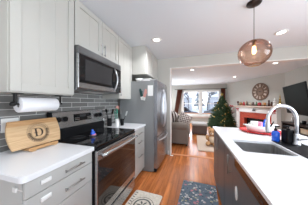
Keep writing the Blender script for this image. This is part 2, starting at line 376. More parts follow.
def wallcab(y0, y1, z0, z1, doors, label, handles=(), xf=XF, xb=XW+.001, wide=False):
    t = thing('wall_cabinet', label, 'cabinet', (0, 0, 0))
    def body(b): bx(b, xb, xf-.021, y0, y1, z0, z1, .001)
    obj('body', body, 'cab', t)
    for i, (a, e, dz0, dz1) in enumerate(doors):
        d = obj('door', lambda b: shaker(b, a+.002, e-.002, dz0, dz1, xf), 'cab', t)
        for (k, hy, h0, h1) in handles:
            if k == i: obj('handle', lambda b: pull_v(b, xf, hy, h0, h1), 'chrome', d)
    return t
ZC = 2.439
wallcab(.586, 1.103, 1.392, ZC, [(.59, 1.10, 1.40, 2.425)], 'large off-white panelled wall cabinet nearest the camera, above the paper towel roll')
wallcab(1.106, 1.952, 1.925, ZC, [(1.108, 1.545, 1.93, 2.425), (1.548, 1.95, 1.93, 2.425)], 'short off-white two-door wall cabinet above the microwave', [(0, 1.515, 1.95, 2.10), (1, 1.578, 1.95, 2.10)])
wallcab(1.955, 2.45, 1.385, ZC, [(1.957, 2.448, 1.39, 2.425)], 'tall narrow off-white wall cabinet between microwave and refrigerator', [(0, 2.0, 1.43, 1.57)])
wallcab(2.46, 3.362, 1.885, ZC, [(2.462, 2.91, 1.89, 2.425), (2.913, 3.36, 1.89, 2.425)], 'deep off-white wall cabinet above the refrigerator', xf=-.895)
XB = -.90
def basecab(y0, y1, drawers, label, hy):
    t = thing('base_cabinet', label, 'cabinet')
    def body(b): bx(b, XW+.001, XB-.021, y0, y1, .10, .872, .001); bx(b, XW+.001, XB-.09, y0, y1, 0.0, .10)
    obj('body', body, 'cab_low', t)
    out = []
    for z0, z1, hz in drawers:
        d = obj('drawer', lambda b: (bx(b, XB-.02, XB, y0+.003, y1-.003, z0, z1, .002)), 'cab_low', t); out.append(d)
        obj('handle', lambda b: pull_h(b, XB, hz, *hy), 'nickel', d)
    return t, out
bc, dr = basecab(.505, 1.022, [(.775, .868, .822), (.615, .770, .690), (.105, .61, .35)],
             'off-white base cabinet with drawers under the cutting board, left of the range', (.735, .905))
def lock(b, y, z):
    pts = [(y-.03, z)] ; bx(b, XB+.0005, XB+.013, y-.032, y+.032, z-.014, z+.014, .006, 3)
    bx(b, XB+.013, XB+.016, y-.020, y+.020, z-.006, z+.006, .001, 1)
for d, z in zip(dr[:2], (.830, .722)):
    obj('child_lock', lambda b: lock(b, .617, z), 'whitepl', d)
obj('child_lock_pad', lambda b: (bx(b, XB-.085, XB-.050, .494, .5045, .812, .842, .005, 2), bx(b, XB-.055, XB-.012, .5015, .5045, .824, .830, .001, 1)), 'white', bc)
basecab(1.873, 2.385, [(.70, .868, .79), (.52, .695, .64), (.105, .515, .40)], 'narrow off-white base cabinet with drawers between range and refrigerator', (2.06, 2.24))
def rounded(x0, x1, y0, y1, r, n=6, which=(1, 1, 1, 1)):
    out = []
    for k, (cx, cy, a0) in enumerate(((x1-r, y0+r, -PI/2), (x1-r, y1-r, 0), (x0+r, y1-r, PI/2), (x0+r, y0+r, PI))):
        if which[k]: out += [(cx+r*math.cos(a0+PI/2*i/n), cy+r*math.sin(a0+PI/2*i/n)) for i in range(n+1)]
        else: out.append(((x1, y0), (x1, y1), (x0, y1), (x0, y0))[k])
    return out
XT = -.876
tag(obj('countertop', lambda b: prism(b, rounded(XW+.013, XT, .481, 1.022, .035, which=(1, 0, 0, 0)), .036, Matrix.Translation((0, 0, .879)), .003), 'quartz'),
    'white quartz countertop holding the cutting board, left of the range', 'countertop')
tag(obj('countertop', lambda b: bx(b, XW+.013, XT, 1.873, 2.385, .879, .915, .003), 'quartz'),
    'short white quartz countertop between the range and the refrigerator', 'countertop')
# ------------------------------------------------------------ range
rg = thing('range', 'stainless steel electric range with black glass cooktop and oven door', 'stove')
RY0, RY1 = 1.030, 1.865
obj('body', lambda b: (bx(b, XW+.03, -.885, RY0, RY1, .04, .895, .003), bx(b, -1.40, -.95, RY0+.03, RY1-.03, 0, .04)), 'black', rg)
ck = obj('cooktop', lambda b: bx(b, -1.42, -.858, RY0-.001, RY1+.001, .896, .918, .006), 'blackgloss', rg)
for x, y, r in ((-1.02, 1.24, .11), (-1.02, 1.66, .085), (-1.29, 1.24, .08), (-1.29, 1.66, .105)):
    for q in (r, r*.6): obj('burner_ring', lambda b: tube(b, [(x+q*math.cos(a*PI/18), y+q*math.sin(a*PI/18), .9182) for a in range(36)], .0014, 4, True), 'burner', ck)
bg_ = obj('back_guard', lambda b: prism(b, [(-1.485, .90), (-1.405, .90), (-1.405, 1.01), (-1.42, 1.03), (-1.445, 1.215), (-1.485, 1.215)], RY1-RY0, Matrix(((1, 0, 0, 0), (0, 0, 1, RY0), (0, 1, 0, 0), (0, 0, 0, 1)))), 'black', rg)
def slope(y0, y1, z0, z1, th): # plate lying on the sloping face of the guard
    def f(b):
        x = lambda z: -1.42+(-.025)*(z-1.03)/.185
        poly = [(x(z0)+.0005, z0), (x(z0)+th, z0), (x(z1)+th, z1), (x(z1)+.0005, z1)]
        prism(b, poly, y1-y0, Matrix(((1, 0, 0, 0), (0, 0, 1, y0), (0, 1, 0, 0), (0, 0, 0, 1))))
    return f
obj('control_fascia', slope(RY0+.02, RY1-.004, 1.03, 1.212, .004), 'steel', bg_)
cp = obj('control_panel', slope(1.31, 1.60, 1.085, 1.175, .007), 'blackgloss', rg)
obj('clock_display', slope(1.40, 1.50, 1.135, 1.160, .0085), 'burner', cp)
for i in range(5):
    for z in (1.10, 1.12):
        for q in (1.325, 1.525): obj('button', slope(q+i*.014, q+.008+i*.014, z, z+.009, .0085), 'nickel', cp)
for y in (1.105, 1.185, 1.70, 1.785):
    k = obj('knob', lambda b: (lathe(b, [(0, .0), (.030, .0), (.028, .022), (.024, .026), (0, .027)], (-1.433+.004, y, 1.13), 22, 'X', Matrix.Rotation(0, 4, 'Y')),
            bx(b, -1.43, -1.395, y-.005, y+.005, 1.106, 1.154, .003)), 'black', bg_)
od = obj('oven_door', lambda b: (bx(b, -.884, -.852, RY0+.004, RY1-.004, .222, .868, .006)), 'steel', rg)
obj('oven_window', lambda b: bx(b, -.853, -.848, RY0+.012, RY1-.012, .30, .775, .002), 'oven_glass', od)
obj('vent_strip', lambda b: bx(b, -.882, -.850, RY0+.004, RY1-.004, .872, .892, .003), 'black', rg)
def ohandle(b):
    n = 12; pts = [(-.812+.012*math.sin(PI*i/n), RY0+.03+(RY1-RY0-.06)*i/n, .822) for i in range(n+1)]
    tube(b, pts, .017, 10)
    for y in (RY0+.06, RY1-.06): bx(b, -.853, -.815, y-.012, y+.012, .81, .835, .004)
obj('handle', ohandle, 'steel', od)
obj('warming_drawer', lambda b: (bx(b, -.884, -.856, RY0+.004, RY1-.004, .05, .192, .006)), 'steel', rg)
# ------------------------------------------------------------ microwave
mw = thing('microwave', 'stainless over-the-range microwave with black door mounted under short cabinet', 'microwave')
MY0, MY1, MXF = 1.108, 1.950, -1.15
obj('body', lambda b: bx(b, XW+.014, MXF-.03, MY0, MY1, 1.455, 1.922, .003), 'steel_dark', mw)
obj('vent_grille', lambda b: (bx(b, MXF-.03, MXF, MY0, MY1, 1.842, 1.922, .003)), 'steel_dark', mw)
md = obj('door', lambda b: (bx(b, MXF-.028, MXF, MY0+.001, 1.80, 1.475, 1.838, .004)), 'steel', mw)
obj('door_glass', lambda b: bx(b, MXF, MXF+.003, MY0+.010, 1.797, 1.532, 1.836, .002), 'blackgloss', md)
obj('window', lambda b: bx(b, MXF+.003, MXF+.0045, MY0+.09, 1.69, 1.565, 1.80, .001), 'mwwin', md)
obj('handle', lambda b: tube(b, [(MXF+.003, 1.765, 1.50)]+[(MXF+.012+.042*math.sin(PI*i/10), 1.765, 1.505+.315*i/10) for i in range(1, 10)]+[(MXF+.003, 1.765, 1.825)], .011, 10), 'chrome', md)
mp = obj('control_panel', lambda b: bx(b, MXF-.028, MXF+.002, 1.803, MY1-.001, 1.475, 1.838, .004), 'blackgloss', mw)
for i in range(3):
    for j in range(5): obj('key', lambda b: bx(b, MXF+.002, MXF+.004, 1.822+.035*i, 1.846+.035*i, 1.55+.04*j, 1.572+.04*j, .001), 'burner', mp)
obj('underside_light', lambda b: bx(b, -1.40, -1.25, 1.35, 1.65, 1.450, 1.455, .001), 'whitepl', mw)
# ------------------------------------------------------------ refrigerator
fr = thing('refrigerator', 'grey side and stainless french door refrigerator at end of left counter', 'refrigerator')
FY0, FY1, FZ = 2.405, 3.300, 1.735
obj('body', lambda b: (bx(b, -1.44, -.725, FY0, FY1, .02, FZ, .006), bx(b, -1.40, -.76, FY0+.02, FY1-.02, 0, .02)), 'fridge_side', fr)
obj('base_grille', lambda b: bx(b, -.725, -.68, FY0+.01, FY1-.01, .015, .075, .003), 'black', fr)
for y in (FY0+.01, FY1-.07): obj('hinge_cover', lambda b: bx(b, -.80, -.66, y, y+.06, FZ, FZ+.022, .006), 'fridge_side', fr)
mid = (FY0+FY1)/2
def curved_door(y0, y1, z0, z1):
    def f(b):
        n = 8; poly = [(-.72, y0)]+[(-.655+.02*math.sin(PI*((y0+(y1-y0)*i/n)-FY0)/(FY1-FY0)), y0+(y1-y0)*i/n) for i in range(n+1)]+[(-.72, y1)]
        prism(b, poly, z1-z0, Matrix.Translation((0, 0, z0)), .003)
    return f
for (a, e, hy) in ((FY0+.002, mid-.003, mid-.045), (mid+.003, FY1-.002, mid+.045)):
    d = obj('door', curved_door(a, e, .685, FZ-.005), 'fridge_door', fr)
    obj('handle', lambda b: tube(b, [(-.637, hy, .80)]+[(-.62+.035*math.sin(PI*i/12), hy, .81+.78*i/12) for i in range(1, 12)]+[(-.637, hy, 1.60)], .012, 8), 'chrome', d)
d = obj('freezer_drawer', curved_door(FY0+.002, FY1-.002, .085, .675), 'fridge_door', fr)
obj('handle', lambda b: tube(b, [(-.637, FY0+.09, .60)]+[(-.62+.04*math.sin(PI*i/12), FY0+.10+.69*i/12, .60) for i in range(1, 12)]+[(-.637, FY1-.10, .60)], .012, 8), 'chrome', d)
# things on the fridge
tag(put(obj('paper_note', lambda b: (bx(b, -.052, .052, -.0012, 0, -.10, .10)), 'whitepl'), (-.79, FY0-.001, 1.545)), 'white sheet of paper hanging on the refrigerator side by its front edge', 'paper')
t = thing('wall_calendar_header', 'grey', 'x'); bpy.data.objects.remove(t)
def mitt(b): prism(b, [(-.035, -.08), (.035, -.08), (.040, .0), (.055, .02), (.05, .045), (.035, .035), (.03, .075), (.012, .10), (-.012, .10), (-.030, .075)], .012, Matrix.Rotation(PI/2, 4, 'X'), .003)
for nm, x, z, rot, m, lab in (('oven_mitt', -.975, 1.50, -.25, 'darkgreen', 'dark green oven mitt with white cuff hanging on the refrigerator side'),
                              ('oven_mitt', -.895, 1.49, .25, 'pinkpetal', 'pink oven mitt with white cuff hanging beside the paper sheet on the refrigerator')):
    t = thing(nm, lab, 'oven mitt', (x, FY0-.002, z)); t.rotation_euler = (0, rot, 0); t.scale = (.72, 1, .9)
    obj('glove', mitt, m, t); obj('cuff', lambda b: bx(b, -.042, .042, -.014, -.0005, -.145, -.078, .003), 'whitepl', t)
def bowl_prof(r, h, th=.004): return [(0, 0), (r*.45, 0), (r*.8, h*.4), (r, h), (r-th, h), (r*.78-th, h*.42), (r*.4, th), (0, th)]
tag(put(obj('serving_bowl', lambda b: lathe(b, bowl_prof(.085, .055)), 'whitepl'), (-1.05, 2.50, FZ)), 'white bowl sitting on top of the refrigerator', 'bowl')
tag(put(obj('food_box', lambda b: (bx(b, -.08, .08, -.05, .05, 0, .035, .004), bx(b, -.085, .085, -.055, .055, .035, .047, .003)), 'whitepl'), (-.88, 2.49, FZ)), 'flat white lidded container on top of refrigerator, near its front edge', 'container')
# ------------------------------------------------------------ left counter things
pt = thing('paper_towel_holder', 'black iron paper towel holder screwed under the large wall cabinet', 'paper towel holder', (0, .03, 0))
obj('bracket', lambda b: (bx(b, -1.324, -1.296, .640, .655, 1.312, 1.387, .002), bx(b, -1.335, -1.285, .638, .69, 1.386, 1.3915, .001)), 'black_iron', pt)
obj('bracket', lambda b: (bx(b, -1.318, -1.302, 1.005, 1.012, 1.315, 1.387, .002), bx(b, -1.335, -1.285, .97, 1.015, 1.386, 1.3915, .001)), 'black_iron', pt)
obj('rod', lambda b: (tube(b, [(-1.31, .635, 1.308), (-1.31, 1.02, 1.308)], .006, 8), ball(b, (-1.31, .634, 1.308), .020), ball(b, (-1.31, 1.02, 1.308), .010)), 'black_iron', pt)
tag(put(obj('paper_towel_roll', lambda b: lathe(b, [(.019, 0), (.058, 0), (.060, .003), (.060, .287), (.058, .29), (.019, .29), (.019, 0)], (0, 0, 0), 40, 'Y'), 'paper'), (-1.31, .695, 1.302)),
    'white paper towel roll hanging under the large wall cabinet', 'paper towels')
def outlet(b):
    bx(b, XW+.0125, XW+.0185, -.058, .058, -.0575, .0575, .003)
op = thing('wall_outlet', 'white double outlet plate on grey tile behind the cutting board', 'outlet', (0, .745, 1.128))
obj('cover_plate', outlet, 'whitepl', op)
for y in (-.024, .024): obj('socket', lambda b: bx(b, XW+.0185, XW+.0205, y-.017, y+.017, -.03, .03, .002), 'white', op)
# cutting board, local: x along length (world Y), z up
cb = thing('cutting_board', 'barrel shaped bamboo cutting board engraved with a wreath and letter D', 'cutting board', (-1.345, .868, .937), PI/2)
cb.rotation_euler = (-math.radians(16), 0, PI/2)
def bpoly(z0, z1):
    L = [(-.190+-.020*math.sin(PI*z/.235), z) for z in [z1-(z1-z0)*i/12 for i in range(13)]]
    R = [(.190+.018*math.sin(PI*z/.235), z) for z in [z0+(z1-z0)*i/12 for i in range(13)]]
    return L+R
FR = Matrix(((1, 0, 0, 0), (0, 0, 1, -.009), (0, 1, 0, 0), (0, 0, 0, 1)))
obj('board', lambda b: prism(b, bpoly(0, .190), .018, FR), 'board', cb)
obj('dark_band', lambda b: prism(b, bpoly(.190, .235), .018, FR), 'board_dark', cb)
def ring(b, r, w, cx=0.01, cz=.115, n=48, y=-.0094):
    tube(b, [(cx+r*math.cos(2*PI*i/n), y, cz+r*math.sin(2*PI*i/n)) for i in range(n)], w, 5, True)
def wreath(b):
    ring(b, .060, .0016); ring(b, .090, .0012)
    for i in range(34):
        a = 2*PI*i/34+.1; q = 1.0 if -2.9 < (a % (2*PI))-PI*1.5 < 2.9 else .5
        big = 1 if math.sin(a) < .25 else .55
        cx, cz = .01+.074*math.cos(a), .115+.074*math.sin(a)
        for s in (-.6, .6):
            dx, dz = math.cos(a+PI/2+s), math.sin(a+PI/2+s); l = .019*big; w = .0055*big
            v = [(cx, -.0096, cz), (cx+dx*l*.5-dz*w, -.0096, cz+dz*l*.5+dx*w), (cx+dx*l, -.0096, cz+dz*l), (cx+dx*l*.5+dz*w, -.0096, cz+dz*l*.5-dx*w)]
            b.faces.new([b.verts.new(p) for p in v])
obj('engraved_wreath', wreath, 'burnt', cb)
def letterD(b):
    def q(x0, x1, z0, z1): bx(b, .01+x0, .01+x1, -.0100, -.0088, .115+z0, .115+z1)
    q(-.028, -.014, -.036, .036); q(-.038, -.002, .032, .037); q(-.038, -.002, -.037, -.032); q(-.040, -.006, -.0035, .0015)
    n = 14; o_ = [(.002+.036*math.cos(-PI/2+PI*i/n), .037*math.sin(-PI/2+PI*i/n)) for i in range(n+1)]
    i_ = [(.0+.022*math.cos(-PI/2+PI*i/n), .032*math.sin(-PI/2+PI*i/n)) for i in range(n+1)]
    for k in range(n):
        b.faces.new([b.verts.new((.01+p[0], -.0098, .115+p[1])) for p in (o_[k], o_[k+1], i_[k+1], i_[k])])
obj('engraved_letter', letterD, 'burnt', cb)
st = thing('board_stand', 'small wooden easel stand under the cutting board', 'stand', (-1.325, .872, .915), PI/2)
obj('ledge', lambda b: (bx(b, -.12, .12, -.045, .02, .006, .019, .004), bx(b, -.12, .12, -.048, -.036, .006, .032, .003)), 'board_dark', st)
for x in (-.09, .09): obj('foot', lambda b: bx(b, x-.016, x+.016, -.055, .085, 0, .008, .002), 'board', st)
obj('back_rest', lambda b: bx(b, -.035, .035, .068, .078, .010, .12, .002), 'board', st)
# right counter things
def crock(name, label, x, y, r, h, m, utens):
    t = thing(name, label, 'utensil holder', (x, y, .915))
    obj('cup', lambda b: lathe(b, [(0, 0), (r*.92, 0), (r, .006), (r, h), (r-.004, h), (r-.005, .008), (0, .008)]), m, t)
    return t
crock('utensil_crock', 'pale grey ceramic crock holding green utensils beside the range', -1.24, 1.985, .030, .130, 'whitepl', None)
crock('utensil_crock', 'black utensil cup beside the pale crock on the right counter', -1.215, 2.105, .030, .115, 'black', None)
crock('utensil_crock', 'black utensil cup in the corner behind the pale crock', -1.40, 2.0, .04, .13, 'black', None)
def utensil(name, label, cat, base, tip, head, hm, sm):
    t = thing(name, label, cat, base)
    v = Vector(tip)-Vector(base)
    obj('handle', lambda b: tube(b, [(0, 0, 0), tuple(v*.75)], .005, 6), sm, t)
    R = v.to_track_quat('Z', 'Y').to_matrix().to_4x4()
    def hd(b):
        tb = bmesh.new(); m_ = Matrix.Translation(v*.72) @ R
        if head == 'spatula': bx(tb, -.026, .026, -.003, .003, 0, .085, .003)
        elif head == 'spoon': ball(tb, (0, 0, .035), .028, 2, (1, .35, 1.4))
        elif head == 'brush': bx(tb, -.012, .012, -.012, .012, 0, .05, .003); [tube(tb, [(dx, dy, .05), (dx*1.6, dy*1.6, .085)], .003, 4) for dx in (-.008, 0, .008) for dy in (-.008, 0, .008)]
        else:
            for k in range(6):
                a = k*PI/6; tube(tb, [(.026*math.sin(PI*i/8)*math.cos(a), .026*math.sin(PI*i/8)*math.sin(a), .09*(i/8)) for i in range(9)], .0015, 4)
        bmesh.ops.transform(tb, matrix=m_, verts=tb.verts[:]); merge(b, tb)
    obj('head', hd, hm, t); return t
utensil('scrub_brush', 'green bristle brush standing upright in the pale crock', 'brush', (-1.235, 1.985, .924), (-1.24, 1.98, 1.22), 'brush', 'teal', 'teal')
utensil('cooking_spoon', 'green silicone spoon leaning left in the pale crock', 'spoon', (-1.245, 1.983, .924), (-1.275, 1.96, 1.19), 'spoon', 'teal', 'teal')
utensil('cooking_spoon', 'pink topped spoon standing in the pale crock', 'spoon', (-1.24, 1.99, .924), (-1.245, 2.0, 1.30), 'spoon', 'pinkpetal', 'whitepl')
utensil('spatula', 'pale spatula leaning right out of the black utensil cup', 'spatula', (-1.215, 2.105, .924), (-1.16, 2.17, 1.145), 'spatula', 'whitepl', 'black')
utensil('whisk', 'dark wire whisk standing in the black utensil cup', 'whisk', (-1.22, 2.105, .924), (-1.24, 2.08, 1.18), 'whisk', 'nickel', 'black')
utensil('cooking_spoon', 'black spoon leaning left in the corner cup', 'spoon', (-1.405, 1.995, .924), (-1.42, 1.925, 1.23), 'spoon', 'black', 'black')
utensil('spatula', 'black spatula leaning right in the corner cup', 'spatula', (-1.395, 2.0, .924), (-1.37, 2.06, 1.20), 'spatula', 'black', 'black')
def shaker_s(b): lathe(b, [(0, 0), (.020, 0), (.022, .01), (.015, .09), (.018, .12), (.014, .14), (0, .145)])
tag(put(obj('pepper_mill', shaker_s, 'whitepl'), (-1.47, 1.925, .915)), 'white pepper mill in the corner just past the range panel', 'pepper mill')
so = thing('spoon_rest_figure', 'small blue and pink bird shaped ornament on the black cooktop', 'ornament', (-1.16, 1.33, .9195)); so.scale = (.8, .8, .8)
obj('dish', lambda b: lathe(b, [(0, 0), (.045, 0), (.055, .010), (.052, .012), (.04, .004), (0, .004)]), 'steel_dark', so)
obj('body', lambda b: (ball(b, (0, 0, .045), .030, 2, (1, 1.2, 1.1)), ball(b, (0, -.012, .085), .019)), 'blue', so)
obj('base', lambda b: ball(b, (.004, .012, .020), .027, 2, (1, 1.5, .6)), 'pink', so)

# ------------------------------------------------------------ island
isl = thing('kitchen_island', 'dark grey kitchen island with bar pulls along the aisle', 'kitchen island')
IX0, IX1, IY0, IY1 = .317, 1.25, -.55, 2.42
def ibody(b):
    DW0, DW1 = .612, 1.222
    bx(b, IX0+.02, IX1, DW1, IY1, .10, .892, .001) if False else None
    bx(b, IX0+.02, IX1, IY0, DW0, .10, .892); bx(b, IX0+.62, IX1, DW0, DW1, .10, .892)
    # hollow unit under the sink
    bx(b, IX0+.02, IX1, 1.80, IY1, .10, .892); bx(b, IX0+.02, IX1, DW1, 1.24, .10, .892)
    bx(b, IX0+.02, IX0+.04, 1.24, 1.80, .10, .892); bx(b, .80, IX1, 1.24, 1.80, .10, .892); bx(b, IX0+.02, IX1, 1.24, 1.80, .10, .14)
    bx(b, IX0+.08, IX1-.03, IY0+.02, DW0, 0, .10); bx(b, IX0+.08, IX1-.03, DW1, IY1-.03, 0, .10)
obj('body', ibody, 'grey_cab', isl)
def idoor(y0, y1, z0, z1, hy=None):
    d = obj('door', lambda b: [bx(b, IX0, IX0+.019, y0+.002, y1-.002, z0, z1, .0015), bx(b, IX0-.0005, IX0, y0+.06, y1-.06, z0+.06, z1-.06)][:1], 'grey_cab', isl)
    if hy is not None: obj('handle', lambda b: (tube(b, [(IX0-.028, hy, z1-.20), (IX0-.028, hy, z1-.03)], .006, 8), [tube(b, [(IX0-.028, hy, z1-k), (IX0-.0005, hy, z1-k)], .004, 6) for k in (.05, .18)]), 'nickel', d)
idoor(1.225, 1.60, .105, .885, 1.335); idoor(1.602, 2.02, .105, .885, 1.93); idoor(2.022, 2.418, .105, .885)
idoor(-.2, .20, .105, .885); idoor(.202, .608, .105, .885)
SX0, SX1, SY0, SY1 = .395, .765, 1.275, 1.655
def itop(b):
    t = bmesh.new(); X0, X1, Y0, Y1 = .30, 1.285, -.6, 2.45
    inner = rounded(SX0, SX1, SY0, SY1, .03, 4)
    # frame as four slabs plus corner fillets
    t.free()
    bx(b, X0, SX0, Y0, Y1, .893, .915); bx(b, SX1, X1, Y0, Y1, .893, .915)
    bx(b, SX0, SX1, Y0, SY0, .893, .915); bx(b, SX0, SX1, SY1, Y1, .893, .915)
    for cx, cy, sx, sy in ((SX0, SY0, 1, 1), (SX1, SY0, -1, 1), (SX1, SY1, -1, -1), (SX0, SY1, 1, -1)):
        r = .03; pl = [(cx, cy)]+[(cx+sx*(r-r*math.sin(PI/2*i/4)), cy+sy*(r-r*math.cos(PI/2*i/4))) for i in range(5)]
        if sx*sy < 0: pl = pl[::-1]
        prism(b, pl, .022, Matrix.Translation((0, 0, .893)))
    bmesh.ops.remove_doubles(b, verts=b.verts[:], dist=.00001)
tag(obj('island_countertop', itop, 'quartz'), 'long white quartz countertop on the dark grey island', 'countertop')
def sinkm(b):
    t = bmesh.new(); g = .004; x0, x1, y0, y1 = SX0-g, SX1+g, SY0-g, SY1+g
    zt, zb = .8925, .70
    R_ = lambda q, r: rounded(x0+q, x1-q, y0+q, y1-q, r, 5)
    lv = [(R_(.012, .047), zb-.003), (R_(-.003, .038), zb+.03), (R_(-.003, .038), zt), (R_(0, .035), zt), (R_(0, .035), zb+.03), (R_(.014, .045), zb)]
    rg_ = [[t.verts.new((x, y, z)) for x, y in pl] for pl, z in lv]; n = len(lv[0][0])
    for A, B in zip(rg_, rg_[1:]):
        for i in range(n): t.faces.new((A[i], A[(i+1) % n], B[(i+1) % n], B[i]))
    t.faces.new(rg_[-1]); t.faces.new(rg_[0])
    bmesh.ops.recalc_face_normals(t, faces=t.faces[:])
    merge(b, t)
sk = thing('kitchen_sink', 'undermount stainless steel basin sunk in the white island top', 'sink')
obj('basin', sinkm, 'sink', sk)
obj('drain', lambda b: (lathe(b, [(0, .702), (.03, .702), (.042, .706), (.045, .704), (.045, .700)], ((SX0+SX1)/2, 1.46, 0))), 'chrome', sk)
dw = thing('dishwasher', 'grey dishwasher with glossy black control strip built into the island', 'dishwasher')
obj('tub', lambda b: bx(b, IX0+.03, IX0+.60, .616, 1.218, .10, .874), 'black', dw)
obj('door', lambda b: bx(b, IX0-.004, IX0+.028, .616, 1.218, .11, .808, .003), 'grey_cab', dw)
cpn = obj('control_strip', lambda b: bx(b, IX0-.006, IX0+.028, .616, 1.218, .812, .889, .003), 'blackgloss', dw)
for i in range(5): obj('button', lambda b: bx(b, IX0-.0075, IX0-.006, .70+.05*i, .72+.05*i, .84, .848, .0005), 'burner', cpn)
obj('kickplate', lambda b: bx(b, IX0+.06, IX0+.08, .62, 1.215, .0, .10), 'black', dw)
tag(put(obj('dishwasher_magnet', lambda b: lathe(b, [(0, 0), (.03, 0), (.032, .002), (.030, .005), (0, .006)], (0, 0, 0), 28, 'X', Matrix.Diagonal((1.7, .85, -1, 1))), 'whitepl'), (IX0-.0045, 1.165, .625)),
    'white oval magnet stuck on the dishwasher door', 'magnet')
# faucet
fc = thing('faucet', 'brushed nickel gooseneck kitchen faucet behind the sink', 'faucet', (.93, 1.60, .915))
obj('base', lambda b: lathe(b, [(0, .0061), (.030, .0061), (.030, .014), (.024, .022), (.0205, .05), (.0205, .10), (.017, .11), (0, .11)]), 'chrome', fc)
e = Vector((-.25, -.05)); n_ = 22
pts = [(0, 0, .10), (0, 0, .20), (0, 0, .24)]
for i in range(1, n_+1):
    a = PI*i/n_; k = (1-math.cos(a))/2
    pts.append((e.x*k, e.y*k, .24+.135*math.sin(a)))
pts.append((e.x, e.y, .225))
obj('gooseneck', lambda b: tube(b, pts, .0145, 14), 'chrome', fc)
obj('spray_head', lambda b: lathe(b, [(0, .118), (.017, .118), (.020, .125), (.018, .19), (.0155, .235), (0, .236)], (e.x, e.y, 0)), 'chrome', fc)
obj('lever', lambda b: (tube(b, [(.0, -.018, .062), (.01, -.034, .062)], .014, 10), tube(b, [(.008, -.034, .064), (.05, -.05, .075), (.12, -.07, .10)], [.008, .007, .006], 8)), 'chrome', fc)
fm = thing('faucet_mat', 'black silicone drip mat around the faucet and soap bottles', 'mat')
obj('pad', lambda b: prism(b, rounded(.782, 1.0, 1.16, 1.75, .05), .005, Matrix.Translation((0, 0, .9155)), .0015), 'black', fm)
obj('rim', lambda b: tube(b, [(x, y, .921) for x, y in rounded(.787, .995, 1.165, 1.745, .047)], .003, 6, True), 'black', fm)
sb = thing('soap_bottle', 'clear bottle of blue dish soap with black pump beside faucet', 'soap bottle', (.815, 1.70, .9206))
obj('bottle', lambda b: lathe(b, [(0, 0), (.031, 0), (.034, .005), (.034, .085), (.026, .10), (.014, .106), (0, .106)]), 'blue', sb)
obj('pump', lambda b: (cyl(b, (0, 0, .106), .014, .022), cyl(b, (0, 0, .128), .006, .018), bx(b, -.008, .035, -.007, .007, .146, .158, .003)), 'black', sb)
sd = thing('soap_dispenser', 'square matte black soap dispenser beside the blue soap bottle', 'soap dispenser', (.893, 1.650, .9206), .15)
obj('bottle', lambda b: bx(b, -.04, .04, -.04, .04, 0, .130, .012, 3), 'black', sd)
obj('pump', lambda b: (cyl(b, (0, 0, .130), .016, .014), cyl(b, (0, 0, .144), .006, .016), bx(b, -.05, .010, -.008, .008, .158, .170, .003)), 'black', sd)
# red tray and what stands on it
TX, TY = .88, 2.20
tr = tag(put(obj('serving_tray', lambda b: (lathe(b, [(0, .004), (.19, .004), (.235, .016), (.245, .022), (.247, .019), (.20, 0), (0, 0)], (0, 0, 0), 44)), 'red'), (TX, TY, .9155)), 'round red serving tray at the far end of the island', 'tray')
dd = thing('baking_dish', 'white oval two-handled baking dish on the red tray', 'dish', (TX, TY, .9201), .15); dd.scale = (.95, .95, 1.05)
def odish(b):
    t = bmesh.new(); n = 36; pr = [(0, .0), (.125, 0), (.155, .025), (.172, .075), (.168, .078), (.150, .03), (.12, .008), (0, .008)]; rs = []
    for r, z in pr:
        if r == 0: rs.append([t.verts.new((0, 0, z))]); continue
        rs.append([t.verts.new((1.12*r*math.cos(2*PI*i/n), .72*r*math.sin(2*PI*i/n), z+(.018*math.cos(2*PI*i/n)**4 if z > .06 else 0))) for i in range(n)])
    for A, B in zip(rs, rs[1:]):
        for i in range(n):
            j = (i+1) % n
            if len(A) == 1: t.faces.new((A[0], B[i], B[j]))
            elif len(B) == 1: t.faces.new((A[i], A[j], B[0]))
            else: t.faces.new((A[i], A[j], B[j], B[i]))
    for f in t.faces: f.smooth = True
    bmesh.ops.recalc_face_normals(t, faces=t.faces[:]); merge(b, t)
obj('dish_bowl', odish, 'whitepl', dd)
for s in (-1, 1): obj('handle', lambda b: tube(b, [(s*.175, -.035, .075), (s*.215, -.02, .088), (s*.215, .02, .088), (s*.175, .035, .075)], .008, 8), 'whitepl', dd)
tag(put(obj('mug', lambda b: (lathe(b, [(0, 0), (.036, 0), (.040, .004), (.043, .125), (.039, .125), (.036, .008), (0, .008)]), tube(b, [(-.040, 0, .10), (-.066, 0, .095), (-.068, 0, .05), (-.038, 0, .035)], .005, 6)), 'whitepl'), (TX-.07, TY+.005, .9315)), 'white mug standing in the baking dish at its left', 'mug')
tag(put(obj('sponge', lambda b: bx(b, -.014, .014, -.03, .03, 0, .125, .006), 'pink'), (TX-.005, TY-.005, .9285), .3), 'pink sponge standing upright in the baking dish', 'sponge')
tag(put(obj('dish_scrubber', lambda b: (ball(b, (0, 0, .06), .036, 2, (1, 1, 1.6)), tube(b, [(0, 0, .10), (.015, 0, .16)], .009, 8)), 'blue'), (TX+.045, TY+.01, .9285)), 'blue handled scrubber in the middle of the baking dish', 'scrubber')
tag(put(obj('kitchen_tongs', lambda b: (tube(b, [(0, -.006, 0), (.03, -.012, .06), (.07, 0, .13)], .006, 6), tube(b, [(0, .006, 0), (.03, .012, .06), (.07, 0, .13)], .006, 6)), 'black'), (TX+.085, TY, .9315)), 'black tongs leaning out of the baking dish at its right', 'tongs')

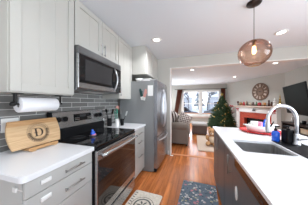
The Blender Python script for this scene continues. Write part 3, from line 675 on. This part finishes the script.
# ------------------------------------------------------------ pendant
pl = thing('pendant_lamp', 'amber glass globe pendant hanging over the island sink', 'pendant lamp', (.646, 1.764, 2.44))
obj('ceiling_canopy', lambda b: lathe(b, [(0, -.0005), (.072, -.0005), (.074, -.006), (.066, -.018), (.01, -.024), (0, -.024)]), 'bronze', pl)
obj('cord', lambda b: tube(b, [(0, 0, -.03), (0, 0, -.43)], .0032, 8), 'bronze', pl)
sk_ = obj('socket', lambda b: lathe(b, [(0, -.425), (.012, -.43), (.016, -.45), (.017, -.485), (0, -.486)]), 'brass', pl)
obj('bulb', lambda b: lathe(b, [(0, -.485), (.013, -.487), (.019, -.505), (.019, -.56), (.012, -.572), (0, -.574)]), 'filament', pl)
def globe(b):
    n = 22; pr = []
    for i in range(n+1):
        a = math.radians(10)+(math.radians(158)-math.radians(10))*i/n
        pr.append((.158*math.sin(a), -.565+.145*math.cos(a)))
    lathe(b, pr, (0, 0, 0), 44)
g = obj('globe_shade', globe, 'amber', pl)
obj('shade_rim', lambda b: tube(b, [(.059*math.cos(i*PI/16), .059*math.sin(i*PI/16), -.700) for i in range(32)], .0035, 6, True), 'brass', pl)
obj('fitter_cap', lambda b: lathe(b, [(0, -.418), (.028, -.422), (.031, -.430), (0, -.430)]), 'brass', pl)
bl = bpy.data.lights.new('bulb_light', 'POINT'); bl.energy = 1.2; bl.color = (1, .72, .42); bl.shadow_soft_size = .03
blo = bpy.data.objects.new('bulb_light', bl); C.objects.link(blo); blo.location = (.646, 1.764, 1.83)

# ------------------------------------------------------------ floor mats
fr_ = put(obj('floor_rug', lambda b: prism(b, rounded(-.26, .24, -1.0, 0, .02, 3), .008, None, .002), 'rug'), (.09, 2.31, .0005), -.06)
tag(fr_, 'blue grey floral rug on the floor in front of the island sink', 'rug')
km = thing('kitchen_mat', 'cream kitchen mat with charcoal print in front of the range', 'mat', (-.42, 1.84, .0005), -.06)
obj('pad', lambda b: prism(b, rounded(-.41, 0, -.80, 0, .03, 4), .008, None, .003), 'mat', km)
def flat(b, poly): b.faces.new([b.verts.new((x, y, .0086)) for x, y in poly])
mcx, mcy = -.20, -.26
def pring(b, r0, r1, n=30):
    for i in range(n):
        a, c_ = 2*PI*i/n, 2*PI*(i+1)/n
        flat(b, [(mcx+r0*math.cos(a), mcy+r0*math.sin(a)), (mcx+r0*math.cos(c_), mcy+r0*math.sin(c_)), (mcx+r1*math.cos(c_), mcy+r1*math.sin(c_)), (mcx+r1*math.cos(a), mcy+r1*math.sin(a))])
for r0, r1 in ((.150, .142), (.118, .096)): obj('print_ring', lambda b: pring(b, r0, r1), 'matink', km)
def leafp(b, a): flat(b, [(mcx, mcy), (mcx+.05*math.cos(a)-.014*math.sin(a), mcy+.05*math.sin(a)+.014*math.cos(a)), (mcx+.085*math.cos(a), mcy+.085*math.sin(a)), (mcx+.05*math.cos(a)+.014*math.sin(a), mcy+.05*math.sin(a)-.014*math.cos(a))])
for k in range(6): obj('print_leaf', lambda b: leafp(b, k*PI/3), 'matink', km)
for k in range(16):
    y = -.05-.045*k; obj('border_stroke', lambda b: flat(b, [(-.395, y), (-.355, y-.006), (-.355, y-.020), (-.395, y-.014)]), 'matink', km)

# ------------------------------------------------------------ living room
lr = tag(put(obj('area_rug', lambda b: prism(b, rounded(0, 1.6, 0, 1.75, .03, 3), .02, None, .006), 'shag'), (.10, 3.85, .0005), 0), 'cream shaggy area rug beyond the island', 'rug')
# sofa, near end towards the camera; faces +X
sf = thing('sofa', 'taupe fabric sofa with rolled arms left of the living room window', 'sofa', (-.15, 4.08, 0))
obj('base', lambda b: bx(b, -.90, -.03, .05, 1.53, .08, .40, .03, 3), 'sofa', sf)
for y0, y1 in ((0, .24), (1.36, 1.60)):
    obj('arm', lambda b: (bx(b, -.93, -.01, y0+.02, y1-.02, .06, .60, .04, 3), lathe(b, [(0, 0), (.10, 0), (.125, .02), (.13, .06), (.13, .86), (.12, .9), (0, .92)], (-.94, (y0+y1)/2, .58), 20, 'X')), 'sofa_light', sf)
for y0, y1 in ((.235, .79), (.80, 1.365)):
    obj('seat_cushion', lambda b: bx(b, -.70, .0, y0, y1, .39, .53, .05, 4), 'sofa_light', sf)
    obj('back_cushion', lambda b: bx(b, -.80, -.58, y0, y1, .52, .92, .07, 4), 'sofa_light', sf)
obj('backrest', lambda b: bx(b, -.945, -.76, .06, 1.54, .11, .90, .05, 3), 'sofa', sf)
for x in (-.86, -.06):
    for y in (.08, 1.50): obj('foot', lambda b: lathe(b, [(0, 0), (.02, 0), (.03, .062), (0, .062)], (x, y, 0), 12), 'console', sf)
def pillow(b, s=.42):
    t = bmesh.new(); n = 10; g = {}
    for k in (0, 1):
        for i in range(n+1):
            for j in range(n+1):
                u, v = i/n*2-1, j/n*2-1; h = .075*((1-u*u)*(1-v*v))**.45
                if (i in (0, n) or j in (0, n)) and k: g[(k, i, j)] = g[(0, i, j)]; continue
                g[(k, i, j)] = t.verts.new((u*s/2*(1-.06*(1-v*v)*0), (h if k else -h), v*s/2))
    for k in (0, 1):
        for i in range(n):
            for j in range(n):
                f = [g[(k, i, j)], g[(k, i+1, j)], g[(k, i+1, j+1)], g[(k, i, j+1)]]
                t.faces.new(f if not k else f[::-1])
    for f in t.faces: f.smooth = True
    bmesh.ops.recalc_face_normals(t, faces=t.faces[:]); merge(b, t)
def pil(m, loc, rot, label, s=.42):
    o = tag(obj('throw_pillow', lambda b: pillow(b, s), m), label, 'pillow'); o.location = loc; o.rotation_euler = rot; return o
pil('pillow_check', (-.30, 4.47, .765), (-.30, .5, .1), 'brown and cream checked throw pillow on the sofa, nearest the window', .40)
pil('pillow_stripe', (-.73, 4.46, .84), (-.15, .6, .1), 'dark brown and white striped throw pillow leaning on the sofa')
pil('pillow_tan', (-.50, 4.82, .72), (-.2, .1, .1), 'plain tan throw pillow behind the striped one on the sofa', .36)
ot = thing('ottoman', 'dark brown upholstered ottoman with pale cushion top below the window', 'ottoman', (-.08, 5.72, 0))
obj('base', lambda b: bx(b, 0, .58, 0, .60, .05, .37, .015, 3), 'ott_dark', ot)
obj('cushion_top', lambda b: bx(b, -.015, .595, -.015, .615, .372, .47, .035, 4), 'ott_top', ot)
for x in (.06, .52):
    for y in (.06, .54): obj('foot', lambda b: cyl(b, (x, y, 0), .022, .052, seg=12), 'console', ot)
# plush bear
tb_ = thing('teddy_bear', 'tan plush teddy bear sitting on the cream rug beside the island', 'stuffed toy', (.55, 4.42, .021), -.35)
def bear(b):
    ball(b, (0, 0, .17), .15, 3, (1, .9, 1.1)); ball(b, (0, -.02, .40), .12, 3, (1.05, .95, .95))
    for s in (-1, 1): ball(b, (s*.085, -.01, .50), .042, 2, (1, .6, 1)); ball(b, (s*.15, -.05, .23), .055, 2, (.9, 1, 1.6)); ball(b, (s*.10, -.15, .07), .075, 2, (.9, 1.5, .93))
obj('body', bear, 'plush', tb_)
obj('muzzle', lambda b: ball(b, (0, -.12, .37), .05, 2, (1, .8, .8)), 'plush_light', tb_)
obj('belly', lambda b: ball(b, (0, -.05, .18), .11, 3, (1, .9, 1.1)), 'plush_light', tb_)
obj('nose', lambda b: (ball(b, (0, -.158, .39), .014), ball(b, (-.04, -.122, .43), .010), ball(b, (.04, -.122, .43), .010)), 'black', tb_)
# curtains
def curtain(b, x0t, x1t, x0b, x1b, zt, zb, tie=None):
    n, m = 40, 16; t = bmesh.new(); g = []
    for j in range(m+1):
        k = j/m; z = zt+(zb-zt)*k; a, c_ = x0t+(x0b-x0t)*k, x1t+(x1b-x1t)*k; row = []
        for i in range(n+1):
            u = i/n; row.append(t.verts.new((a+(c_-a)*u, .035*math.sin(u*PI*9)*(1-.2*k), z)))
        g.append(row)
    for j in range(m):
        for i in range(n): t.faces.new((g[j][i], g[j][i+1], g[j+1][i+1], g[j+1][i]))
    bmesh.ops.solidify(t, geom=t.faces[:], thickness=.004)
    for f in t.faces: f.smooth = True
    bmesh.ops.recalc_face_normals(t, faces=t.faces[:]); merge(b, t)
cr_ = thing('curtain_rod', 'dark metal curtain rod above the living room window', 'curtain rod', (0, 8.78, 2.16))
obj('rod', lambda b: (tube(b, [(-1.16, 0, 0), (1.82, 0, 0)], .012, 8), ball(b, (-1.18, 0, 0), .025), ball(b, (1.83, 0, 0), .025)), 'bronze', cr_)
obj('bracket', lambda b: [bx(b, x-.01, x+.01, -.005, .118, -.012, .012) for x in (-1.12, .39, 1.78)], 'bronze', cr_)
tag(put(obj('curtain', lambda b: curtain(b, .02, .34, -.24, .0, 0, -1.75), 'curtain'), (-1.04, 8.72, 2.145)), 'rust brown curtain gathered at the left of the living room window', 'curtain')
tag(put(obj('curtain', lambda b: curtain(b, 0, .24, .04, .26, 0, -1.75), 'curtain'), (1.52, 8.72, 2.145)), 'rust brown curtain at the right of the window behind the christmas tree', 'curtain')
# christmas tree
ct = thing('christmas_tree', 'decorated green christmas tree to the right of the living room window', 'christmas tree', (1.22, 6.75, 0))
def foliage(b):
    R = random.Random(3); H0, H1 = .22, 1.62
    for tier in range(22):
        k = tier/21; z = H0+(H1-.06-H0)*k; r = .60*(1-k)**.72+.05; n = int(14+26*(1-k))
        for i in range(n):
            a = 2*PI*(i+R.random()*.8)/n; l = r*(.80+.30*R.random()); zz = z+R.uniform(-.03, .03)
            ca, sa = math.cos(a), math.sin(a); dr_ = .28
            P = lambda s: Vector((ca*l*s, sa*l*s, zz+.10*(1-k)-dr_*l*s+.10*l*s*s))
            side = Vector((-sa, ca, 0))
            for q in range(5):
                s0 = .12+.86*q/5; s1 = s0+.24; p, p2 = P(s0), P(s1)
                w = .055*(1.1-s0*.6)
                for sg in (-1, 1, 0):
                    off = side*(w*sg*1.3)+Vector((0, 0, R.uniform(-.02, .03)))
                    v = [p, p+(p2-p)*.5+off+side*.010, p2+off*1.0, p+(p2-p)*.4+off-side*.014+Vector((0, 0, .018))]
                    try: b.faces.new([b.verts.new(x) for x in v])
                    except ValueError: pass
    lathe(b, [(0, .34), (.40, .22), (.36, .5), (.22, .95), (.09, 1.35), (0, 1.60)], (0, 0, 0), 14)
obj('foliage', foliage, 'green', ct)
obj('trunk', lambda b: cyl(b, (0, 0, .03), .035, .4), 'bark', ct)
obj('stand', lambda b: (lathe(b, [(0, 0), (.18, 0), (.17, .03), (.06, .06), (.06, .16), (.045, .16), (.045, .04), (0, .04)])), 'console', ct)
def lightsm(b):
    R = random.Random(5)
    for i in range(36):
        k = R.random()**.8; a = R.random()*2*PI; r = .60*(1-k)**.85+.045; ball(b, (r*.93*math.cos(a), r*.93*math.sin(a), .26+1.26*k-.16*r), .010, 1)
M['fairy'] = mat('warm_fairy_light', (1, .9, .6), .4, emit=(1, .85, .5), estr=1.0)
obj('string_lights', lightsm, 'fairy', ct)
tp = tag(put(obj('tree_star', lambda b: prism(b, [((.085 if i % 2 == 0 else .036)*math.cos(PI/2+i*PI/5), (.085 if i % 2 == 0 else .036)*math.sin(PI/2+i*PI/5)) for i in range(10)], .015, Matrix.Rotation(PI/2, 4, 'X')), 'gold'), (1.22, 6.75, 1.69), .3), 'gold star on the top of the christmas tree', 'tree topper')
bb = None; R = random.Random(11)
for i in range(16):
    k = .08+.8*i/16; a = -PI/2+R.uniform(-1.3, 1.0); r = .60*(1-k)**.85+.06
    loc = (1.22+r*math.cos(a), 6.75+r*math.sin(a), .30+1.26*k-.2*r)
    if bb is None:
        bb = tag(obj('bauble', lambda b: (ball(b, (0, 0, 0), .028, 2), cyl(b, (0, 0, .026), .008, .01, seg=8)), 'gold'), 'small gold bauble hanging on the christmas tree', 'ornament', 'gold baubles on the tree'); bb.location = loc
    else: dup(bb, loc)
# fireplace on the diagonal wall (local x along the wall, -y into the room)
def dw_pt(u, out=0, z=0):
    d = (P2-P1).normalized(); n = Vector((d.y, -d.x))
    p = P1+d*u+n*out; return (p.x, p.y, z)
# n points into the room for this winding
fp = thing('fireplace', 'white mantel fireplace with red brick surround under the round clock', 'fireplace', dw_pt(0), DR)
U0, U1 = .92, 2.90
ys = -.002
obj('mantel_shelf', lambda b: (bx(b, U0-.10, U1+.06, -.30, ys, 1.12, 1.165, .006), bx(b, U0-.05, U1+.03, -.25, ys, 1.075, 1.118, .006)), 'mantel', fp)
obj('frieze', lambda b: (bx(b, U0, U1, -.20, ys, .86, 1.072, .004), bx(b, U0+.24, U1-.24, -.207, -.20, .90, 1.03, .003)), 'white', fp)
for u in (U0, U1-.20): obj('pilaster', lambda b: (bx(b, u, u+.20, -.20, ys, .0, .858, .004), bx(b, u-.01, u+.21, -.215, ys, .0, .14, .004), bx(b, u+.04, u+.16, -.207, -.20, .2, .82, .003)), 'white', fp)
obj('brick_surround', lambda b: (bx(b, U0+.202, U0+.46, -.17, ys, 0, .856), bx(b, U1-.46, U1-.202, -.17, ys, 0, .856), bx(b, U0+.46, U1-.46, -.17, ys, .60, .856)), 'redbrick', fp)
obj('firebox', lambda b: (bx(b, U0+.46, U1-.46, -.02, ys, 0, .6)), 'black', fp)
obj('hearth', lambda b: bx(b, U0-.02, U1+.02, -.55, -.217, 0, .05, .006), 'redbrick', fp)
# clock
ck_ = thing('wall_clock', 'large round weathered wood wall clock with roman numerals above mantel', 'clock', dw_pt(2.06, .004, 1.80), DR)
RR = .385
def cring(b, r0, r1, y0, y1): lathe(b, [(r1, -y0), (r0, -y0), (r0, -y1), (r1, -y1), (r1, -y0)], (0, 0, 0), 48, 'Y', Matrix.Diagonal((1, 1, 1, 1)))
def crim(b):
    lathe(b, [(RR-.05, .0), (RR, .0), (RR, .03), (RR-.05, .03), (RR-.05, 0)], (0, -.035, 0), 48, 'Y')
    lathe(b, [(.145, .0), (.185, .0), (.185, .03), (.145, .03), (.145, 0)], (0, -.035, 0), 40, 'Y')
obj('rim', crim, 'clockw', ck_)
obj('face', lambda b: (lathe(b, [(0, 0), (RR-.04, 0), (RR-.04, .008), (0, .008)], (0, -.012, 0), 48, 'Y')), 'clockw', ck_)
ROM = ['XII', 'I', 'II', 'III', 'IIII', 'V', 'VI', 'VII', 'VIII', 'IX', 'X', 'XI']
def numerals(b, hs):
    for h in hs:
        s_ = ROM[h]; a = -2*PI*h/12; t = bmesh.new(); w = {'I': .018, 'V': .036, 'X': .036}; tot = sum(w[c] for c in s_); x = -tot/2
        for c in s_:
            z0, z1 = .200, .325
            if c == 'I': bx(t, x+.003, x+.015, -.018, -.0125, z0, z1)
            elif c == 'V':
                for q in (-1, 1): prism(t, [(x+.018-.006, z0), (x+.018+.006, z0), (x+.018+q*.014+.006, z1), (x+.018+q*.014-.006, z1)], .005, Matrix(((1, 0, 0, 0), (0, 0, 1, -.018), (0, 1, 0, 0), (0, 0, 0, 1))))
            else:
                for q in (-1, 1): prism(t, [(x+.018-q*.014-.006, z0), (x+.018-q*.014+.006, z0), (x+.018+q*.014+.006, z1), (x+.018+q*.014-.006, z1)], .005, Matrix(((1, 0, 0, 0), (0, 0, 1, -.018), (0, 1, 0, 0), (0, 0, 0, 1))))
            x += w[c]
        bmesh.ops.transform(t, matrix=Matrix.Rotation(-a, 4, 'Y'), verts=t.verts[:]); merge(b, t)
for h in range(12): obj('numeral', lambda b: numerals(b, [h]), 'clockn', ck_)
obj('hand', lambda b: (bx(b, -.006, .006, -.028, -.022, -.03, .15, .002, rot=Matrix.Rotation(1.4, 4, 'Y')), bx(b, -.005, .005, -.034, -.029, -.04, .20, .002, rot=Matrix.Rotation(-1.5, 4, 'Y')), cyl(b, (0, -.04, 0), .018, .03, 'Y')), 'black_iron', ck_)
# mantel decorations
ZM = 1.1655
def onm(u, name, label, cat, fn, m, out=.13, grp=None):
    o = tag(put(obj(name, fn, m), dw_pt(u, out, ZM), DR), label, cat, grp); o.scale = (1.25, 1.25, 1.35); return o
def conet(h, r): return lambda b: ([lathe(b, [(0, h*.12+h*.22*k), (r*(1-k*.22), h*.12+h*.22*k), (0, h*.12+h*.22*k+h*.34)], (0, 0, 0), 10) for k in range(4)], cyl(b, (0, 0, 0), r*.2, h*.14, seg=8))
onm(.95, 'candlestick', 'dark candlestick at the left end of the mantel shelf', 'candlestick', lambda b: lathe(b, [(0, 0), (.04, 0), (.012, .02), (.012, .07), (.035, .10), (.038, .16), (.02, .17), (0, .17)]), 'browncer')
onm(1.32, 'figurine', 'small red brown figurine near left end of the mantel', 'figurine', lambda b: (lathe(b, [(0, 0), (.05, 0), (.03, .09), (.018, .10), (0, .10)]), ball(b, (0, 0, .12), .026)), 'redcloth')
onm(1.50, 'mini_tree', 'low dark red cone tree on the mantel left of clock', 'ornament', conet(.17, .05), 'browncer')
onm(1.68, 'candle', 'short tan candle on the mantel just left below the clock', 'candle', lambda b: (cyl(b, (0, 0, 0), .035, .10), tube(b, [(0, 0, .1), (0, 0, .115)], .002, 4)), 'plush_light')
onm(1.84, 'figurine', 'brown squat figurine under the left side of the clock', 'figurine', lambda b: (lathe(b, [(0, 0), (.045, 0), (.05, .04), (.02, .09), (0, .09)]), ball(b, (0, 0, .105), .028)), 'browncer')
onm(2.00, 'mini_tree', 'small green cone tree on mantel directly under the clock', 'ornament', conet(.14, .045), 'green2')
onm(2.38, 'candle', 'orange pillar candle on the mantel right of the clock', 'candle', lambda b: (cyl(b, (0, 0, 0), .035, .11), tube(b, [(0, 0, .11), (0, 0, .13)], .003, 4)), 'orange')
onm(2.545, 'figurine', 'taller dark brown figurine of the pair on the mantel', 'figurine', lambda b: (lathe(b, [(0, 0), (.035, 0), (.03, .08), (.02, .14), (0, .145)]), ball(b, (0, 0, .16), .027)), 'browncer')
onm(2.655, 'figurine', 'shorter dark brown figurine of the pair on the mantel', 'figurine', lambda b: (lathe(b, [(0, 0), (.035, 0), (.03, .06), (.02, .10), (0, .105)]), ball(b, (0, 0, .115), .025)), 'browncer')
onm(2.80, 'snowman', 'small white snowman with red hat at right of mantel', 'ornament', lambda b: (ball(b, (0, 0, .05), .052), ball(b, (0, 0, .13), .038), ball(b, (0, 0, .19), .027), lathe(b, [(0, .20), (.022, .20), (0, .25)])), 'whitepl', out=.17)
onm(2.935, 'mini_tree', 'tall gold cone tree at the right end of the mantel', 'ornament', conet(.33, .05), 'gold', out=.10)
onm(1.14, 'mini_house', 'small tan christmas village house at left part of mantel', 'ornament', lambda b: (bx(b, -.045, .045, -.035, .035, 0, .07), prism(b, [(-.05, .07), (.05, .07), (0, .12)], .08, Matrix(((1, 0, 0, 0), (0, 0, -1, .04), (0, 1, 0, 0), (0, 0, 0, 1))))), 'plush')
onm(1.41, 'candle', 'tall cream candle between red figurine and dark red tree', 'candle', lambda b: (cyl(b, (0, 0, 0), .022, .15), tube(b, [(0, 0, .15), (0, 0, .165)], .002, 4)), 'plush_light', out=.08)
onm(2.14, 'mini_house', 'small red christmas village house right of green cone tree', 'ornament', lambda b: (bx(b, -.04, .04, -.035, .035, 0, .07), prism(b, [(-.045, .07), (.045, .07), (0, .115)], .08, Matrix(((1, 0, 0, 0), (0, 0, -1, .04), (0, 1, 0, 0), (0, 0, 0, 1))))), 'redcloth')
onm(2.27, 'mini_tree', 'pale bottle brush tree left of the orange candle', 'ornament', conet(.17, .04), 'plush_light', out=.10)
def garl(b):
    R = random.Random(2)
    for i in range(150):
        u = R.random()*1.55; ball(b, (u, R.uniform(-.03, .03), .018+R.random()*.03), R.uniform(.010, .02), 1)
tag(put(obj('garland', garl, 'bark'), dw_pt(1.05, .24, ZM), DR), 'brown pinecone garland lying along the front of the mantel', 'garland')['kind'] = 'stuff'
def bow(b):
    for s in (-1, 1): ball(b, (s*.045, -.012, .01), .045, 2, (1, .35, .75)); prism(b, [(0, 0), (s*.03, -.12), (s*.065, -.11)] if s > 0 else [(0, 0), (s*.065, -.11), (s*.03, -.12)], .006, Matrix.Rotation(PI/2, 4, 'X'))
    ball(b, (0, -.018, .005), .020)
for u, l in ((U0+.10, 'red ribbon bow on the left corner of the fireplace'), (U1-.10, 'red ribbon bow on the right corner of the fireplace')):
    tag(put(obj('ribbon_bow', bow, 'redcloth'), dw_pt(u, .208, .99), DR), l, 'bow')
tag(put(obj('bell_ornament', lambda b: lathe(b, [(0, -.02), (.055, -.05), (.045, 0), (.03, .05), (.012, .075), (0, .08)]), 'steel_dark'), dw_pt(1.98, .265, .99), DR), 'grey bell shaped ornament hung at the middle of mantel', 'ornament')
# poinsettia stand beside the fireplace
po = thing('poinsettia_plant', 'tall pot of red and pink poinsettias between tree and fireplace', 'plant', dw_pt(.63, .38), DR)
obj('pot', lambda b: lathe(b, [(0, 0), (.12, 0), (.16, .30), (.17, .31), (.15, .31), (.13, .29), (0, .29)]), 'browncer', po)
obj('stem', lambda b: [tube(b, [(0, 0, .28), (.08*math.cos(k), .08*math.sin(k), .7), (.12*math.cos(k), .12*math.sin(k), 1.0)], .008, 5) for k in range(7)], 'green2', po)
def petals(seed, n, ln):
    def f(b):
        R = random.Random(seed)
        for i in range(n):
            c = Vector((R.gauss(0, .10), R.gauss(0, .10), R.uniform(.42, 1.15)))
            for p in range(7):
                d = Vector((R.uniform(-1, 1), R.uniform(-1, .6), R.uniform(-.4, .8))).normalized(); s = d.cross(Vector((.3, .2, 1))).normalized()*ln*.3
                b.faces.new([b.verts.new(x) for x in (c, c+d*ln*.5+s, c+d*ln, c+d*ln*.5-s)])
    return f
obj('red_petals', petals(1, 26, .085), 'redcloth', po); obj('pink_petals', petals(2, 20, .08), 'pinkpetal', po); obj('leaves', petals(3, 26, .10), 'green2', po)
# television on its arm, tilted down
tv = thing('television', 'large flat black television tilted forward on the right wall', 'television', (2.625, 4.60, 1.40), 0)
tdir = Vector((-.325, -1.46)).normalized(); rz = math.atan2(tdir.y, tdir.x)
tv.rotation_euler = (math.radians(8), 0, rz)
# local x along screen (away from fireplace), -y faces the room
sgn = 1
obj('screen_body', lambda b: bx(b, -.72, .72, 0, .035, -.41, .41, .006), 'black', tv)
obj('screen', lambda b: bx(b, -.712, .712, -.002, -.0002, -.395, .402, .0008), 'tv', tv)
obj('rear_housing', lambda b: bx(b, -.4, .4, .035, .075, -.30, .12, .02), 'black', tv)
ma = thing('television_mount', 'black swivel wall arm holding the television', 'tv mount', (3.25, 4.75, 1.40))
obj('wall_plate', lambda b: bx(b, -.03, -.001, -.12, .12, -.18, .18, .004), 'black_iron', ma)
obj('arm', lambda b: (tube(b, [(-.03, 0, 0), (-.25, .10, 0), (-.50, -.08, -.02)], .018, 8)), 'black_iron', ma)
def cable(x, y, s): return lambda b: tube(b, [(x+.02, y, .98), (x+.02*s, y-.03, .95), (x+.05, y+.04*s, .82), (x+.08, y-.02, .70)], .005, 6)
tag(obj('power_cable', cable(2.80, 5.02, 1), 'black'), 'black cable hanging below the television nearer the fireplace', 'cable')
tag(obj('power_cable', cable(2.78, 4.80, -1), 'black'), 'black cable hanging below television farther from the fireplace', 'cable')
# console
cn = thing('tv_console', 'long dark wood console with open shelves below the television', 'console table', (2.84, 3.62, 0))
obj('top', lambda b: bx(b, -.01, .385, -.01, 1.96, .65, .69, .004), 'console', cn)
obj('shelf', lambda b: (bx(b, .0, .37, .02, 1.93, .42, .445, .002), bx(b, .0, .37, .02, 1.93, .10, .13, .002)), 'console', cn)
obj('side_panel', lambda b: [bx(b, 0, .37, y, y+.03, 0, .65, .002) for y in (0, .64, 1.29, 1.92)], 'console', cn)
obj('back_panel', lambda b: bx(b, .371, .38, 0, 1.95, .02, .65), 'console', cn)
i = 0
for y, z, sz, m, l in ((4.05, .445, (.09, .20, .10), 'steel_dark', 'grey cable box on the console shelf nearest the frame edge'), (4.75, .445, (.10, .13, .14), 'plush_light', 'beige storage box on the middle console shelf'), (5.30, .445, (.08, .20, .12), 'ott_top', 'pale box on the console shelf nearest the fireplace')):
    tag(put(obj('storage_box', lambda b: (bx(b, -sz[0], sz[0], -sz[1], sz[1], 0, sz[2], .006), bx(b, -sz[0]-.003, sz[0]+.003, -sz[1]-.003, sz[1]+.003, sz[2]*.78, sz[2], .003)), m), (3.02, y, z)), l, 'box')
for y, h, m, l in ((5.42, .20, 'whitepl', 'white bottle standing on the console near the fireplace'), (5.25, .16, 'redcloth', 'red candle jar standing on the console'), (4.95, .10, 'black', 'black speaker puck standing on the console')):
    tag(put(obj('decor_bottle' if m == 'whitepl' else 'candle_jar' if m == 'redcloth' else 'smart_speaker', lambda b: lathe(b, [(0, 0), (.035, 0), (.038, h*.55), (.018, h*.8), (.018, h), (0, h)] if m == 'whitepl' else [(0, 0), (.045, 0), (.047, h*.8), (.04, h), (0, h)]), m), (3.05, y, .69)), l, 'decor')

# ------------------------------------------------------------ outside
struct('ground', lambda b: bx(b, -60, 60, 9.1, 90, -1.0, -.6), 'snow')
dk = thing('deck_railing', 'orange cedar porch railing just outside the living room window', 'railing', (0, 10.2, 0))
obj('top_rail', lambda b: bx(b, -2.5, 3.2, 0, .10, .50, .56), 'cedar', dk); obj('bottom_rail', lambda b: bx(b, -2.5, 3.2, .02, .08, -.10, -.04), 'cedar', dk)
obj('rail_board', lambda b: [bx(b, -2.5, 3.2, .03, .07, z, z+.13) for z in (.02, .18, .34)], 'cedar', dk)
obj('post', lambda b: [bx(b, x, x+.1, 0, .1, -.6, .5) for x in (-2.5, -1.0, .4, 1.8, 3.1)], 'cedar', dk)
def house(x, y, w, h, label, m='houseg'):
    t = thing('house', label, 'house', (x, y, -.6))
    obj('wall', lambda b: bx(b, 0, w, 0, 6, 0, h), m, t)
    obj('roof', lambda b: prism(b, [(-.4, h), (w+.4, h), (w/2, h+w*.22)], 6.8, Matrix(((1, 0, 0, 0), (0, 0, -1, 6.4), (0, 1, 0, 0), (0, 0, 0, 1)))), 'snow', t)
    for k in range(int(w//2)): 
        wn = obj('window', lambda b: bx(b, .7+2*k, 1.7+2*k, -.06, -.001, 1.0, 2.2), 'white', t)
        obj('pane', lambda b: bx(b, .8+2*k, 1.6+2*k, -.07, -.06, 1.1, 2.1), 'roof', wn)
house(-7.5, 31, 7, 3.0, 'grey sided house with snowy roof seen through left window pane')
house(3.5, 33, 8, 3.2, 'grey sided house with snowy roof seen through right window pane')
def btree(label, x, y, h, seed):
    R = random.Random(seed)
    def f(b):
        def br(p, d, l, r, n):
            q = p+d*l; tube(b, [p, (p+q)/2+Vector((R.uniform(-.05, .05), 0, R.uniform(-.05, .05)))*l, q], [r, r*.85, r*.7], 5)
            if n == 0: return
            for k in range(3 if n > 1 else 4):
                a = Vector((R.uniform(-1, 1), R.uniform(-1, 1), R.uniform(-.1, .8))).normalized()
                br(q, (d*.75+a*.75).normalized(), l*.66, r*.62, n-1)
        br(Vector((0, 0, 0)), Vector((0, 0, 1)), h*.3, h*.022, 4)
    return tag(put(obj('bare_tree', f, 'barebark'), (x, y, -.6)), label, 'tree')
btree('bare winter tree outside, left in the left window pane', -2.6, 20, 6, 4)
btree('bare winter tree outside, in the middle of the left window pane', -.9, 24, 7.5, 9)
btree('bare winter tree outside, seen in the left part of right pane', 1.7, 19, 5.5, 5)
btree('bare winter tree outside, farthest right in the right window pane', 4.0, 25, 7, 6)
def fir(label, x, y, h, seed): return tag(put(obj('fir_tree', conet(h, h*.26), 'farfir'), (x, y, -.6)), label, 'tree')
for i, (x, y, h) in enumerate(((-6, 42, 7), (-2.5, 44, 6), (1.5, 43, 7), (6, 45, 8), (10, 44, 7))):
    fir(['dark fir tree far behind the left house', 'dark fir tree between houses, left of centre', 'dark fir tree between the two houses, right of centre', 'dark fir behind the right house', 'dark fir tree farthest right beyond the houses'][i], x, y, h, i)
def car(label, x, y, m, rz):
    t = thing('car', label, 'car', (x, y, -.6), rz)
    pr = [(-2.1, .3), (2.1, .3), (2.15, .75), (1.3, .9), (.75, 1.4), (-.9, 1.45), (-1.7, .95), (-2.15, .85)]
    MT = Matrix(((1, 0, 0, 0), (0, 0, -1, .85), (0, 1, 0, 0), (0, 0, 0, 1)))
    obj('body', lambda b: prism(b, pr, 1.7, MT, .05), m, t)
    obj('side_glass', lambda b: prism(b, [(-1.4, .98), (1.05, .95), (.68, 1.34), (-.85, 1.38)], 1.73, Matrix(((1, 0, 0, 0), (0, 0, -1, .865), (0, 1, 0, 0), (0, 0, 0, 1)))), 'blackgloss', t)
    for wx in (-1.3, 1.3):
        for wy in (-.88, .68): obj('wheel', lambda b: cyl(b, (wx, wy, .33), .33, .2, 'Y'), 'tyre', t)
car('dark car parked in snow seen through left window pane', -1.7, 16.5, 'carp', .1)
car('grey car parked in snow seen through right window pane', 3.3, 17.5, 'steel_dark', -.1)
